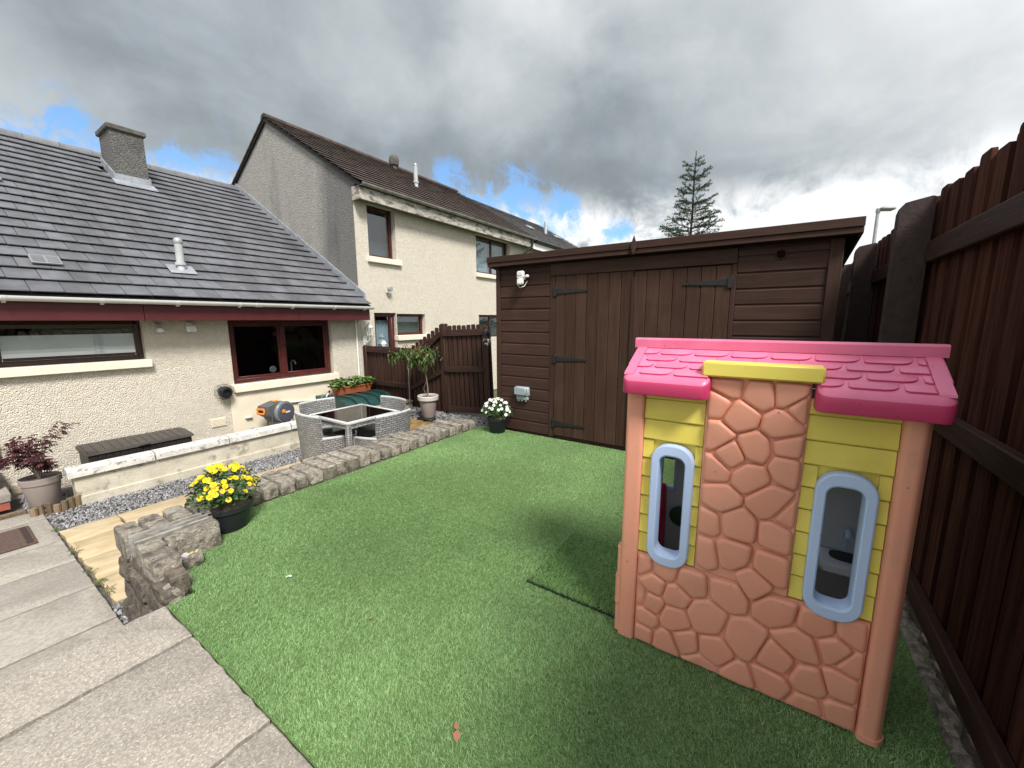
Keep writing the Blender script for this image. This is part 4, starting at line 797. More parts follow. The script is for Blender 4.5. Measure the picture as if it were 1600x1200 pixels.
def doorleaf(y0, y1, n, zt):
    d = build(MB().box(XF+.004, XF+.018, y0, y1, 0.045, zt), 'door', DOORB, sh, smooth=0)
    w = (y1-y0)/n
    for k in range(n):
        a, b_ = y0+k*w, y0+(k+1)*w; mb = MB()
        mb.prism([(XF+.003, a+.001), (XF-.012, a+.001), (XF-.019, a+.007), (XF-.019, b_-.007), (XF-.012, b_-.001), (XF+.003, b_-.001)], 'z', 0.05, zt-.002); build(mb, 'door_board', DOORB, d, smooth=20)
    return d
d1 = doorleaf(1.368, 2.315, 7, 2.02); d2 = doorleaf(0.434, 1.362, 7, 2.012)
mb = MB(); mb.box(XF-.032, XF-.0195, 1.33, 1.385, 0.05, 1.95, .003); build(mb, 'cover_strip', SHEDV, d1)
def hinge(z, y0, dirn, par):
    mb = MB(); mb.box(XF-.034, XF-.0205, y0-.022, y0+.022, z-.055, z+.055, .002); 
    L = .42; mb.prism([(y0+dirn*.022, z-.03), (y0+dirn*L, z-.010), (y0+dirn*(L+.01), z), (y0+dirn*L, z+.010), (y0+dirn*.022, z+.03)], 'x', XF-.029, XF-.0205)
    mb.tube([(XF-.033, y0+dirn*.022, z-.04), (XF-.033, y0+dirn*.022, z+.04)], .007, 8)
    h_ = build(mb, 'strap_hinge', BLACK, par)
    for t in (.1, .22, .36):
        mb = MB(); mb.lathe([(.001, 0), (.006, 0), (.004, .004), (.001, .004)], (0, 0, 0), 8, Matrix.Translation((XF-.029, y0+dirn*t, z)) @ Euler((0, R(-90), 0)).to_matrix().to_4x4()); build(mb, 'bolt', BLACK, h_)
for z in (1.838, 1.025, 0.203): hinge(z, 2.312, -1, d1); hinge(z+.015, 0.437, 1, d2)
mb = MB(); mb.prism([(4.33, 2.285), (6.5, 2.02), (6.5, 1.985), (4.33, 2.25)], 'y', -0.475, 3.255); build(mb, 'roof', FELT, sh, smooth=0)
for y0, y1 in ((-0.485, 1.39), (1.394, 3.262)):
    mb = MB(); mb.box(4.303, 4.329, y0, y1, 2.229, 2.303, .004); build(mb, 'fascia_board', SHEDX, sh)
    mb = MB(); mb.box(4.316, 4.334, y0+.004, y1, 2.180, 2.2265, .003); build(mb, 'lower_fascia_board', SHEDX, sh)
for y0 in (-0.484, 3.238):
    mb = MB(); mb.prism([(4.331, 2.301), (6.5, 2.04), (6.5, 1.91), (4.331, 2.182)], 'y', y0, y0+.022); build(mb, 'barge_board', SHEDXX, sh)
mb = MB(); mb.box(4.335, XF+.018, -.46, 3.24, 2.184, 2.192); build(mb, 'soffit', SHEDX, sh, smooth=0)
mb = MB(); mb.prism([(1.343, 2.165), (1.375, 2.26), (1.343, 2.36), (1.311, 2.26)], 'x', 4.288, 4.301); build(mb, 'diamond_finial', SHEDV, sh)
vm = Matrix.Translation((XF-.017, 0.055, 2.073)) @ Euler((0, R(-90), 0)).to_matrix().to_4x4()
mb = MB(); mb.lathe([(.034, 0), (.034, .006), (.043, .012), (.045, .004), (.045, 0)], (0, 0, 0), 24, vm); vr = build(mb, 'round_vent', SHEDV, sh)
mb = MB(); mb.lathe([(.034, -.002), (.001, -.002)], (0, 0, 0), 24, vm); build(mb, 'vent_opening', BLACK, vr, smooth=0)
for k in (-1, 1):
    for t in (-.012, .012):
        mb = MB(); mb.box(-.032, .032, t-.0015, t+.0015, .001, .004, 0, vm @ Euler((0, 0, R(45*k))).to_matrix().to_4x4()); build(mb, 'vent_bar', SHEDV, vr, smooth=0)
o = thing('flood_light', 'white flood light with drooping sensor on the left boards of the brown shed', 'light', (XF-.05, 2.755, 2.02))
mb = MB(); mb.box(XF-.14, XF-.09, 2.70, 2.80, 2.005, 2.10, .014); build(mb, 'lamp_housing', UPVC, o)
mb = MB(); mb.box(XF-.147, XF-.141, 2.715, 2.785, 2.045, 2.09, .003); build(mb, 'lens', PALETXT, o)
mb = MB(); mb.box(XF-.15, XF-.10, 2.705, 2.795, 1.93, 2.01, .016); mb.lathe([(.001, -.022), (.016, -.016), (.022, 0), (.001, .0)], (XF-.145, 2.75, 1.955), 12); build(mb, 'sensor', UPVC, o)
mb = MB(); mb.box(XF-.09, XF-.017, 2.735, 2.765, 2.00, 2.06, .006); mb.box(XF-.10, XF-.06, 2.655, 2.70, 2.02, 2.055, .01); mb.tube([(XF-.13, 2.79, 1.94), (XF-.10, 2.77, 1.90), (XF-.06, 2.73, 1.92), (XF-.04, 2.70, 1.98)], .006, 6); build(mb, 'bracket', UPVC, o)
o = thing('socket_box', 'pale grey weatherproof socket box low on the left boards of the shed', 'socket', (XF-.02, 2.77, 0.55))
mb = MB(); mb.box(XF-.075, XF-.017, 2.66, 2.87, 0.51, 0.635, .014); mb.box(XF-.10, XF-.076, 2.685, 2.868, 0.525, 0.632, .018); build(mb, 'cover', GREYB, o)
mb = MB(); mb.box(XF-.062, XF-.02, 2.675, 2.855, 0.455, 0.509, .01); [mb.tube([(XF-.045, y, .458), (XF-.045, y, .44)], .014, 10) for y in (2.71, 2.77, 2.82)]; build(mb, 'cable_entry', GREYB, o)

# ------------------------------------------------------------------ tall fence on the right
rf = thing('board_fence', 'tall dark brown close board fence with thick posts along the right side', 'fence', (3.5, -0.75, 0))
def picket_mesh(w, h, th, ax, mat, name='picket'):
    mb = MB(); r = .016; pr = [(-w/2, 0), (w/2, 0), (w/2, h-r), (w/2-r*.3, h-r*.3), (w/2-r, h), (-w/2+r, h), (-w/2+r*.3, h-r*.3), (-w/2, h-r)]
    mb.prism(pr, 'y' if ax == 'x' else 'x', -th/2, th/2); o = build(mb, name, mat, None, smooth=25, center=False); me = o.data; bpy.data.objects.remove(o); return me
pk = [picket_mesh(.128, h, .020, 'x', FENV) for h in (2.27, 2.255, 2.28)]
x = 0.2; i = 0
while x < 12.5:
    front = i % 2 == 0
    inst(random.choice(pk), 'picket', rf, (x, -0.748 if front else -0.772, random.uniform(-.015, .01)), (0, 0, R(random.uniform(-.6, .6))))
    x += .098; i += 1
for (xa, xb) in ((-.05, 1.40), (1.51, 3.505), (3.615, 5.305), (5.415, 7.1), (7.215, 8.9), (9.015, 10.7), (10.815, 12.5)):
    for z0, z1 in ((0.008, 0.110), (0.935, 1.040), (1.838, 1.962)):
        mb = MB(); mb.box(xa, xb, -0.7365, -0.693, z0, z1, .006); build(mb, 'rail', FENX, rf)
for x in (1.455, 3.56, 5.36, 7.16, 8.96, 10.76):
    mb = MB(); mb.prism([(-0.704, -.1), (-0.704, 2.225), (-.69, 2.23), (-.60, 2.212), (-.572, 2.205), (-.558, 2.185), (-.550, 2.155), (-.548, -.1)] if x > 2 else [(-0.735, -.1), (-0.735, 2.235), (-.66, 2.2), (-.65, 2.1), (-.65, -.1)], 'x', x-.052, x+.052); build(mb, 'fence_post', FENP, rf, smooth=14)
es = thing('edging_kerb', 'rough worn grey stone kerb strip along the foot of the tall fence', 'kerb', (2.6, -0.65, 0))
x = 0.5
while x < 4.4:
    w = random.uniform(.28, .6); mb = MB(); n = int(w/.035); out = []
    a = [(x+w*k/n, -0.618+random.uniform(-.002, .002)) for k in range(n+1)]; b_ = [(x+w*k/n, -0.668+random.uniform(-.022, .012)) for k in range(n, -1, -1)]
    q = a+b_; m_ = len(q); v = [(p[0], p[1], -.2) for p in q]+[(p[0], p[1], .006+random.uniform(-.004, .003)) for p in q]+[(p[0], (p[1]+.643)*.6-.643, .018+random.uniform(-.005, .005)) for p in q]
    mb.add(v, [tuple(range(m_-1, -1, -1))]+[(k*m_+i, k*m_+(i+1) % m_, (k+1)*m_+(i+1) % m_, (k+1)*m_+i) for k in (0, 1) for i in range(m_)]+[(2*m_+i, 2*m_+i+1, 2*m_+m_-2-i, 2*m_+m_-1-i) for i in range(n)])
    build(mb, 'kerb_stone', STONE, es, smooth=40); x += w+.006
mb = MB(); mb.box(-.2, 7.2, -.80, -.66, -.6, -.05); struct(build(mb, 'fence_soil', SOIL, smooth=0))

# ------------------------------------------------------------------ fence and gate at the patio end
lf = thing('picket_fence', 'lower brown boarded fence behind the potted tree stepping up to the gate', 'fence', (5.22, 6.0, -0.1))
XL = 5.215
for y, zt in ((7.09, 0.985), (5.80, 0.93), (4.90, 1.44)):
    mb = MB(); mb.box(XL-.055, XL+.045, y-.05, y+.05, -.5, zt, .01); build(mb, 'fence_post', LFEV, lf)
for z0, z1 in ((.86, .95), (.205, .30)):
    mb = MB(); mb.box(XL-.05, XL-.008, 5.853, 7.035, z0, z1, .005); build(mb, 'rail', LFEX, lf)
for zc0, zc1 in ((.66, 1.22), (.19, .56)):
    mb = MB(); mb.prism([(5.748, zc0), (5.748, zc0+.085), (4.952, zc1+.085), (4.952, zc1)], 'x', XL-.05, XL-.008); build(mb, 'sloping_rail', LFEX, lf)
pm = picket_mesh(.078, 1.0, .018, 'y', LFEV); pb_ = picket_mesh(.080, 1.0, .014, 'y', LFEV)
y = 7.02; i = 0
while y > 4.96:
    zt = 0.985 if y > 5.78 else 0.985+(5.78-y)/.85*.44
    zt = zt if y > 5.78 else 0.985+round((5.78-y)/.102)*.055
    inst(pm, 'picket', lf, (XL+.004, y, -.38), (0, 0, 0), (1, 1, (zt+.38))); inst(pb_, 'back_picket', lf, (XL+.026, y-.051, -.38), (0, 0, 0), (1, 1, (zt+.30))); y -= .102; i += 1
gt = thing('garden_gate', 'tall dark brown boarded gate with notched top left of the shed', 'gate', (5.2, 4.35, -0.1))
gy0, gy1 = 4.835, 3.93
gm = Matrix.Translation((5.19, gy0, 0)) @ Euler((R(-2.6), 0, R(9))).to_matrix().to_4x4()      # hung at the left post, swung away a little
for z0, z1 in ((1.22, 1.32), (.60, .70), (-.11, -.01)):
    mb = MB(); mb.box(-.05, -.012, -.80, -.005, z0, z1, .005, gm); build(mb, 'gate_rail', LFEX, gt)
mb = MB(); mb.box(-.055, -.012, -.90, -.805, -.12, 1.36, .006, gm); build(mb, 'gate_stile', LFEV, gt)
k = 0; y = -.045
while y > -.90:
    for mm_, dx_, dy_, hh_ in ((pm, 0.0, 0.0, 1.52), (pb_, .020, -.047, 1.45)):
        if y+dy_ < -.90: continue
        o_ = bpy.data.objects.new('picket' if mm_ is pm else 'back_picket', mm_); COL.objects.link(o_); o_.parent = gt
        o_.location = gm @ Vector((dx_, y+dy_, -.12))-wloc(gt); o_.rotation_euler = (R(-2.6), 0, R(9)); o_.scale = (1, .95, hh_+random.uniform(-.006, .006))
    y -= .094
gp = MB(); gp.box(5.30, 5.40, 3.74, 3.84, -.5, 1.42, .01); gp = build(gp, 'gate_post', LFEV, None); tag(gp, 'dark brown post between the gate and the shed', 'post')
for y in (3.22, 3.32, 3.42, 3.52, 3.62, 3.72):
    mb = MB(); mb.box(5.38, 5.398, y, y+.096, -.5, 1.36); build(mb, 'side_board', LFEV, gp, smooth=0)
gl = thing('gate_lamp', 'small black lamp on the gate with a bunch of white flowers hanging below', 'lamp', (5.1, 3.93, 1.3))
mb = MB(); mb.lathe([(.001, 0), (.05, .0), (.055, .04), (.05, .09), (.03, .115), (.001, .12)], (5.15, 3.93, 1.24), 14); mb.box(5.13, 5.24, 3.90, 3.96, 1.25, 1.31, .008); build(mb, 'lamp_body', BLACK, gl)
mb = MB()
for _ in range(26):
    a, t = random.uniform(0, 6.3), random.uniform(0, 1); mb.leaf((5.14+.05*math.cos(a)*t, 3.89+.07*math.sin(a)*t, 1.17+random.uniform(-.04, .04)), (math.cos(a), math.sin(a), random.uniform(-.8, .5)), (0, 0, 1), .045, .035)
build(mb, 'white_flowers', PET_W, gl, recalc=False, smooth=0)
o = build(MB().tube([(5.08, 5.70, -.06), (5.08, 5.70, 0.62)], .008, 8), 'garden_cane', STEEL, None); tag(o, 'thin grey cane standing before the picket fence beside the potted tree', 'cane')

# ------------------------------------------------------------------ playhouse
ph = thing('playhouse', 'plastic toy playhouse with pink shingle roof, yellow boards and peach stone front', 'playhouse', (1.93, 0.05, 0))
FX = 1.735
def ybox(mb, x0, x1, ops, y0, y1, z0, z1):
    y = y0
    for a, b_, za, zb in sorted(ops):
        mb.box(x0, x1, y, a, z0, z1); mb.box(x0, x1, a, b_, z0, za); mb.box(x0, x1, a, b_, zb, z1); y = b_
    mb.box(x0, x1, y, y1, z0, z1)
WIN = [(-0.297, -0.174, 0.468, 0.938), (0.272, 0.396, 0.470, 0.938)]
mb = MB(); ybox(mb, FX+.012, FX+.035, WIN, -0.352, 0.462, 0.451, 1.20); mb.mi = [1]*len(mb.f); mb.box(FX+.012, FX+.035, -.352, .462, 0, .4505); build(mb, 'front_panel', [PEACH, YELLOW], ph, smooth=0)
zb = [0.452, 0.545, 0.632, 0.722, 0.812, 0.897, 0.984, 1.073, 1.165, 1.225]
WO = {0: (0.250, 0.418), 1: (-0.318, -0.152)}
for s, (y0, y1) in enumerate(((0.224, 0.460), (-0.350, -0.108))):
    for z0, z1 in zip(zb[:-1], zb[1:]):
        mb = MB(); prf = lambda: [(FX-.003, z0+.005), (FX-.005, z0+.009), (FX+.003, z1-.001), (FX+.0115, z1-.001), (FX+.0115, z0+.005)]
        if z1 > 0.478 and z0 < 0.93:
            mb.prism(prf(), 'y', y0, WO[s][0]); build(mb, 'siding_board', YELLOW, ph, smooth=20); mb = MB(); mb.prism(prf(), 'y', WO[s][1], y1)
        else: mb.prism(prf(), 'y', y0, y1)
        build(mb, 'siding_board', YELLOW, ph, smooth=20)
# moulded stones: cells round the stones' centres
CEN = [(0.147, 1.246), (0.049, 1.225), (-0.053, 1.235), (-0.094, 1.187), (0.181, 1.176), (0.105, 1.14), (-0.037, 1.117), (0.18, 1.048), (0.12, 0.976), (0.047, 1.016), (-0.067, 1.037), (0.178, 0.908), (0.053, 0.907), (-0.067, 0.964), (0.154, 0.794), (-0.027, 0.818), (0.188, 0.682), (0.083, 0.694), (-0.066, 0.692), (-0.094, 0.773), (0.193, 0.55), (0.091, 0.572), (-0.05, 0.554), (0.444, 0.405), (0.334, 0.406), (0.374, 0.313), (0.234, 0.393), (0.089, 0.408), (0.001, 0.472), (0.448, 0.236), (0.387, 0.227), (0.294, 0.299), (0.288, 0.191), (0.167, 0.245), (-0.08, 0.402), (0.012, 0.212), (-0.208, 0.387), (0.419, 0.132), (0.427, 0.059), (0.314, 0.051), (0.232, 0.092), (0.127, 0.105), (-0.313, 0.393), (-0.166, 0.277), (-0.262, 0.309), (-0.095, 0.177), (-0.326, 0.265), (0.173, 0.01), (0.026, 0.025), (-0.09, 0.072), (-0.195, 0.143), (-0.302, 0.18), (-0.202, 0.018), (-0.308, 0.043)]
def clip(poly, p, n):
    out = []
    for i in range(len(poly)):
        a, b_ = poly[i], poly[(i+1) % len(poly)]; da = (a[0]-p[0])*n[0]+(a[1]-p[1])*n[1]; db = (b_[0]-p[0])*n[0]+(b_[1]-p[1])*n[1]
        if da <= 0: out.append(a)
        if (da < 0) != (db < 0) and abs(da-db) > 1e-9: t = da/(da-db); out.append((a[0]+(b_[0]-a[0])*t, a[1]+(b_[1]-a[1])*t))
    return out
def shrink(poly, d):
    A = sum(poly[i][0]*poly[(i+1) % len(poly)][1]-poly[(i+1) % len(poly)][0]*poly[i][1] for i in range(len(poly)))
    if A < 0: poly = poly[::-1]
    res = poly
    for i in range(len(poly)):
        a, b_ = poly[i], poly[(i+1) % len(poly)]; ex, ey = b_[0]-a[0], b_[1]-a[1]; L = math.hypot(ex, ey)
        if L < 1e-6: continue
        n = (ey/L, -ex/L); res = clip(res, (a[0]-n[0]*d, a[1]-n[1]*d), n)
        if len(res) < 3: return []
    return res
def chaikin(poly, it, q=.22):
    for _ in range(it):
        r = []
        for i in range(len(poly)):
            a, b_ = poly[i], poly[(i+1) % len(poly)]; r += [(a[0]*(1-q)+b_[0]*q, a[1]*(1-q)+b_[1]*q), (a[0]*q+b_[0]*(1-q), a[1]*q+b_[1]*(1-q))]
        poly = r
    return poly
chp = MB(); chp.box(FX-.010, FX+.011, -0.110, 0.222, 0.451, 1.285, .006); sp_ = build(chp, 'chimney_breast', PEACH, ph)
mb = MB(); mb.box(FX-.004, FX+.0115, -0.350, 0.460, 0.0, 0.4495, .003); sp2 = build(mb, 'stone_base', PEACH, ph)
for i, c in enumerate(CEN):
    inch = -0.112 <= c[0] <= 0.225
    up_ = c[1] > 0.465
    lim = [(-0.107, c[1]-.3), (0.219, c[1]-.3), (0.219, 1.279), (-0.107, 1.279)] if up_ else [(-0.348, 0.004), (0.458, 0.004), (0.458, 0.447), (-0.348, 0.447)]
    poly = lim
    for k, c2 in enumerate(CEN):
        if k != i: poly = clip(poly, ((c[0]+c2[0])/2, (c[1]+c2[1])/2), (c2[0]-c[0], c2[1]-c[1]))
    if len(poly) < 3: continue
    base = shrink(poly, .0012)
    if len(base) < 3: continue
    base = [p for k, p in enumerate(base) if math.dist(p, base[k-1]) > .010] if len(base) > 4 else base
    base = [(p[0]+random.uniform(-.003, .003), p[1]+random.uniform(-.003, .003)) for p in base]
    x0 = FX-.011 if up_ else FX-.005
    base = chaikin(chaikin(base, 1, .12), 2, .2); cx = sum(p[0] for p in base)/len(base); cy = sum(p[1] for p in base)/len(base)
    sz = min(max(p[0] for p in base)-min(p[0] for p in base), max(p[1] for p in base)-min(p[1] for p in base))/2
    n = len(base); mb = MB(); V = []; hgt = min(.018, sz*.32); tl = (random.uniform(-.06, .06), random.uniform(-.06, .06))
    for ins, dp in ((0, 0), (.0025, .45), (.006, .78), (.011, .95), (.018, 1.0)):
        f_ = max(.05, 1-ins/max(sz, .012)); V += [(x0-dp*hgt-(tl[0]*(p[0]-cx)+tl[1]*(p[1]-cy))*min(1, dp*1.2)*.8, cx+(p[0]-cx)*f_, cy+(p[1]-cy)*f_) for p in base]
    F = [tuple(range(n))]+[(k*n+q, k*n+(q+1) % n, (k+1)*n+(q+1) % n, (k+1)*n+q) for k in range(4) for q in range(n)]+[tuple(4*n+q for q in range(n))]
    mb.add(V, F); build(mb, 'moulded_stone', PEACH, sp_ if up_ else sp2, smooth=60)
mb = MB(); mb.box(FX-.048, FX+.03, -0.139, 0.241, 1.283, 1.341, .007); build(mb, 'chimney_cap', YELLOW, ph)
def rrect(cy, cz, w, h, r, n=7):
    out = []
    for (sx, sz, a0) in ((1, 1, 0), (-1, 1, 90), (-1, -1, 180), (1, -1, 270)):
        for k in range(n+1): a = R(a0+90*k/n); out.append((cy+sx*(w/2-r)+r*math.cos(a), cz+sz*(h/2-r)+r*math.sin(a)))
    return out
for cy, cz, w in ((0.334, 0.704, 0.172), (-0.235, 0.703, 0.172)):
    mb = MB(); h = .552; V = []; prof_ = ((0, 0, FX+.006), (0, 0, FX-.020), (.002, .002, FX-.026), (.0065, .0065, FX-.029), (.029, .043, FX-.030), (.033, .049, FX-.027), (.035, .052, FX-.02), (.036, .054, FX+.0365))
    for dw, dh, x in prof_: V += [(x, p[0], p[1]) for p in rrect(cy, cz, w-2*dw, h-2*dh, max(.018, .074-1.15*dw))]
    n = len(V)//len(prof_); mb.add(V, [(k*n+q, k*n+(q+1) % n, (k+1)*n+(q+1) % n, (k+1)*n+q) for k in range(len(prof_)-1) for q in range(n)])
    build(mb, 'window_frame', BLUEP, ph, smooth=24)
# corner posts
def post(poly, z0, z1, name='corner_post', mat=PEACH):
    mb = MB(); mb.prism(chaikin(poly, 2, .16), 'z', z0, z1); return build(mb, name, mat, ph, smooth=30)
post([(FX-.012, .461), (FX-.020, .470), (FX-.020, .528), (FX-.008, .538), (FX+.06, .538), (FX+.06, .461)], 0.0, 1.21)
post([(FX-.012, -.352), (FX-.026, -.362), (FX-.026, -.404), (FX+.004, -.426), (FX+.06, -.426), (FX+.06, -.352)], 0.0, 1.205)
post([(FX-.016, -.350), (FX-.031, -.360), (FX-.031, -.408), (FX+.002, -.431), (FX+.06, -.431), (FX+.06, -.350)], 0.0, 0.022, 'post_foot')
for z0, z1, d_ in ((.012, .15, .012), (.155, .295, .016), (.30, .445, .010)):
    mb = MB(); mb.prism(chaikin([(FX-.012, .52), (FX-.012, .545+d_), (FX+.05, .548+d_), (FX+.05, .52)], 2), 'z', z0, z1); build(mb, 'moulded_stone', PEACH, ph, smooth=60)
BX = 2.16
for y in (.535, -.43):
    mb = MB(); mb.box(FX+.062, BX, min(y, y-.02*(1 if y > 0 else -1)), max(y, y-.02*(1 if y > 0 else -1)), 0, .45, .004); build(mb, 'side_stone_panel', PEACH, ph)
    for z0, z1 in zip(zb[:-1], zb[1:]):
        mb = MB(); mb.box(FX+.062, BX, min(y-.002, y-.02*(1 if y > 0 else -1)), max(y-.002, y-.02*(1 if y > 0 else -1)), z0, z1-.004, .003); build(mb, 'siding_board', YELLOW, ph)
mb = MB(); mb.box(FX+.066, BX-.002, -.408, -.398, 0.0, 1.19); build(mb, 'inner_wall', GREYP, ph, smooth=0)
mb = MB(); mb.box(FX+.066, BX-.002, .503, .512, 0.0, 1.19); build(mb, 'inner_wall', GREYP, ph, smooth=0)
mb = MB(); ybox(mb, BX, BX+.02, [(-.20, .30, .0, 1.0), (.405, .465, .62, .92)], -.43, .535, 0, 1.2); build(mb, 'back_panel', GREYP, ph, smooth=0)
mb = MB(); mb.box(BX-.014, BX-.001, .392, .404, .60, .94, .003); mb.box(BX-.014, BX-.001, .466, .480, .60, .94, .003); mb.box(BX-.014, BX-.001, .404, .466, .60, .62, .003); build(mb, 'back_window_frame', BLUEP, ph)
mb = MB(); mb.prism(chaikin([(2.02, .0), (2.02, .66), (2.11, .66), (2.11, .0)], 2), 'y', .425, .465); dr = build(mb, 'toy_door', REDP, ph)
mb = MB(); mb.lathe([(.001, 0), (.05, .0), (.055, .02), (.001, .025)], (0, 0, 0), 18, Matrix.Translation((BX-.002, .36, .47)) @ Euler((0, R(-90), 0)).to_matrix().to_4x4()); build(mb, 'green_pad', GREENP, ph)
# small sink unit inside
mb = MB(); mb.box(1.96, BX-.003, -.392, -.215, .47, .52, .012); ct = build(mb, 'toy_sink_unit', GREYP, ph)
mb = MB(); mb.prism(chaikin([(2.0, -.37), (2.0, -.25), (2.085, -.25), (2.085, -.37)], 3), 'z', .5205, .5235); build(mb, 'sink_bowl', BLACK, ct, smooth=0)
mb = MB(); mb.tube([(2.11, -.31, .52), (2.11, -.31, .60), (2.08, -.31, .62), (2.05, -.31, .60)], .012, 8); build(mb, 'toy_tap', BLUEP, ct)
mb = MB(); mb.prism([(2.10, .521), (2.15, .521), (2.15, .80), (2.13, .80)], 'y', -.390, -.22); build(mb, 'splash_back', GREYP, ct)
mb = MB(); mb.box(1.985, 2.01, -.385, -.362, 0, .468, .004); build(mb, 'sink_leg', GREYP, ct)
# roof
EX, EZ, RX, RZ_ = 1.648, 1.260, 1.90, 1.386; pal = math.atan2(RZ_-EZ, RX-EX); RB = 2*RX-EX
def rp(x): return EZ+(x-EX)*math.tan(pal) if x <= RX else EZ+(RB-x)*math.tan(pal)
YA, YB = -0.452, 0.545
mb = MB(); mb.prism([(FX+.012, rp(FX+.012)), (RX, RZ_), (RB, EZ), (RB, EZ-.03), (RX, RZ_-.03), (FX+.012, rp(FX+.012)-.03)], 'y', YA, YB)
roofp = build(mb, 'roof', PINK, ph, smooth=20)
for y0, y1, rl in ((0.2085, YB, 1), (YA, -0.118, 0)):
    c = .036; n5 = [R(a) for a in range(0, 91, 15)]
    q = [(FX+.0115, y0), (FX+.0115, y1)]+[(EX+c-c*math.sin(a), y1-c+c*math.cos(a)) for a in n5]+[(EX+c-c*math.cos(a), y0+c-c*math.sin(a)) for a in n5]
    mb = MB(); n = len(q); ycn = (y0+y1)/2; W_ = lambda p, d: (p[0]+(d if p[0] < FX else 0)*max(0, 1-(p[0]-EX)/c), p[1]-math.copysign(d, p[1]-ycn)*min(1, abs(p[1]-ycn)/((y1-y0)/2))**6)
    V = []
    for d_, h_ in ((.003, None), (0, -.060), (0, -.022), (.0025, -.013), (.008, -.006), (.016, -.001), (.022, 0)):
        for p in q: w_ = W_(p, d_); V.append((w_[0], w_[1], EZ-.066 if h_ is None else (EZ+h_ if h_ < -.03 else rp(w_[0])+h_)))
    mb.add(V, [tuple(range(n-1, -1, -1)), tuple(6*n+k for k in range(n))]+[(k*n+i, k*n+(i+1) % n, (k+1)*n+(i+1) % n, (k+1)*n+i) for k in range(6) for i in range(n)])
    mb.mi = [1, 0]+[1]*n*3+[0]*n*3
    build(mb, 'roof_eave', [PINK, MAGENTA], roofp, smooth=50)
mb = MB(); mb.prism([(RX-.030, RZ_-.012), (RX-.030, RZ_+.024), (RX-.023, RZ_+.031), (RX+.023, RZ_+.031), (RX+.030, RZ_+.024), (RX+.030, RZ_-.012)], 'y', YA-.012, YB+.012); build(mb, 'ridge_bar', PINK, roofp, smooth=20)
for y in (YA, YB-.05):
    mb = MB(); mb.prism([(EX+.022, rp(EX+.022)+.0005), (RX-.033, rp(RX-.033)+.0005), (RX-.033, rp(RX-.033)+.0065), (EX+.026, rp(EX+.026)+.0065)], 'y', y+.006, y+.044); build(mb, 'roof_border', PINK, roofp, smooth=20)
# shingles: four courses of round cornered plates, each lapping the one below
rows_ = 4; s0 = EX+.030; s1 = RX-.031; run = (s1-s0)/rows_; sw_ = 0.136
def shingle(y0, y1, xb, xt, left_cut, right_cut):
    r = min(.030, (y1-y0)*.4); rn = .012
    pts = []
    if right_cut: pts += [(xb, y0)]
    else: pts += [(xb+.030, y0), (xb+.017, y0+.004), (xb+.008, y0+.012), (xb+.003, y0+.024), (xb, y0+.040)] if y1-y0 > .06 else [(xb+r, y0), (xb+r*.3, y0+r*.3), (xb, y0+r)]
    if left_cut: pts += [(xb, y1)]
    else: pts += [(xb, y1-rn*.8), (xb+rn*.5, y1)]
    pts += [(xt, y1), (xt, y0)]
    m_ = len(pts); T = .0085
    def lift(x): return T*(1-(x-xb)/(xt-xb)*.85)
    cyy = (y0+y1)/2
    V = [(x, y, rp(x)-.001) for x, y in pts]+[(x, y, rp(x)+lift(x)-.002) for x, y in pts]+[(x+(.0025 if x < xt-.001 else 0), y+(.0025 if y < cyy else -.0025), rp(x)+lift(x)) for x, y in pts]
    mb = MB(); mb.add(V, [tuple(range(m_-1, -1, -1)), tuple(2*m_+k for k in range(m_))]+[(k*m_+i, k*m_+(i+1) % m_, (k+1)*m_+(i+1) % m_, (k+1)*m_+i) for k in (0, 1) for i in range(m_)])
    mb.mi = [0, 0]+[1]*m_+[0]*m_  # lip sides take the deeper pink, painting in the shade line below each shingle
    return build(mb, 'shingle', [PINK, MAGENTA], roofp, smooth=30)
for r_ in range(rows_):
    xb = s0+r_*run; xt = xb+run-.001
    lims = [(YA+.046, YB-.046)] if xb > FX-.01 else [(YA+.046, -0.128), (0.2185, YB-.046)]
    for la, lb_ in lims:
        y = YB-.046+(-.07 if r_ % 2 else -.02)*1
        y = y+sw_*4
        while y > la:
            y1 = min(y, lb_); y0 = max(y-sw_+.011, la)
            if y0 < lb_-.015 and y1-y0 > .018: shingle(y0, y1, xb, xt, y > lb_, y-sw_+.011 < la)
            y -= sw_

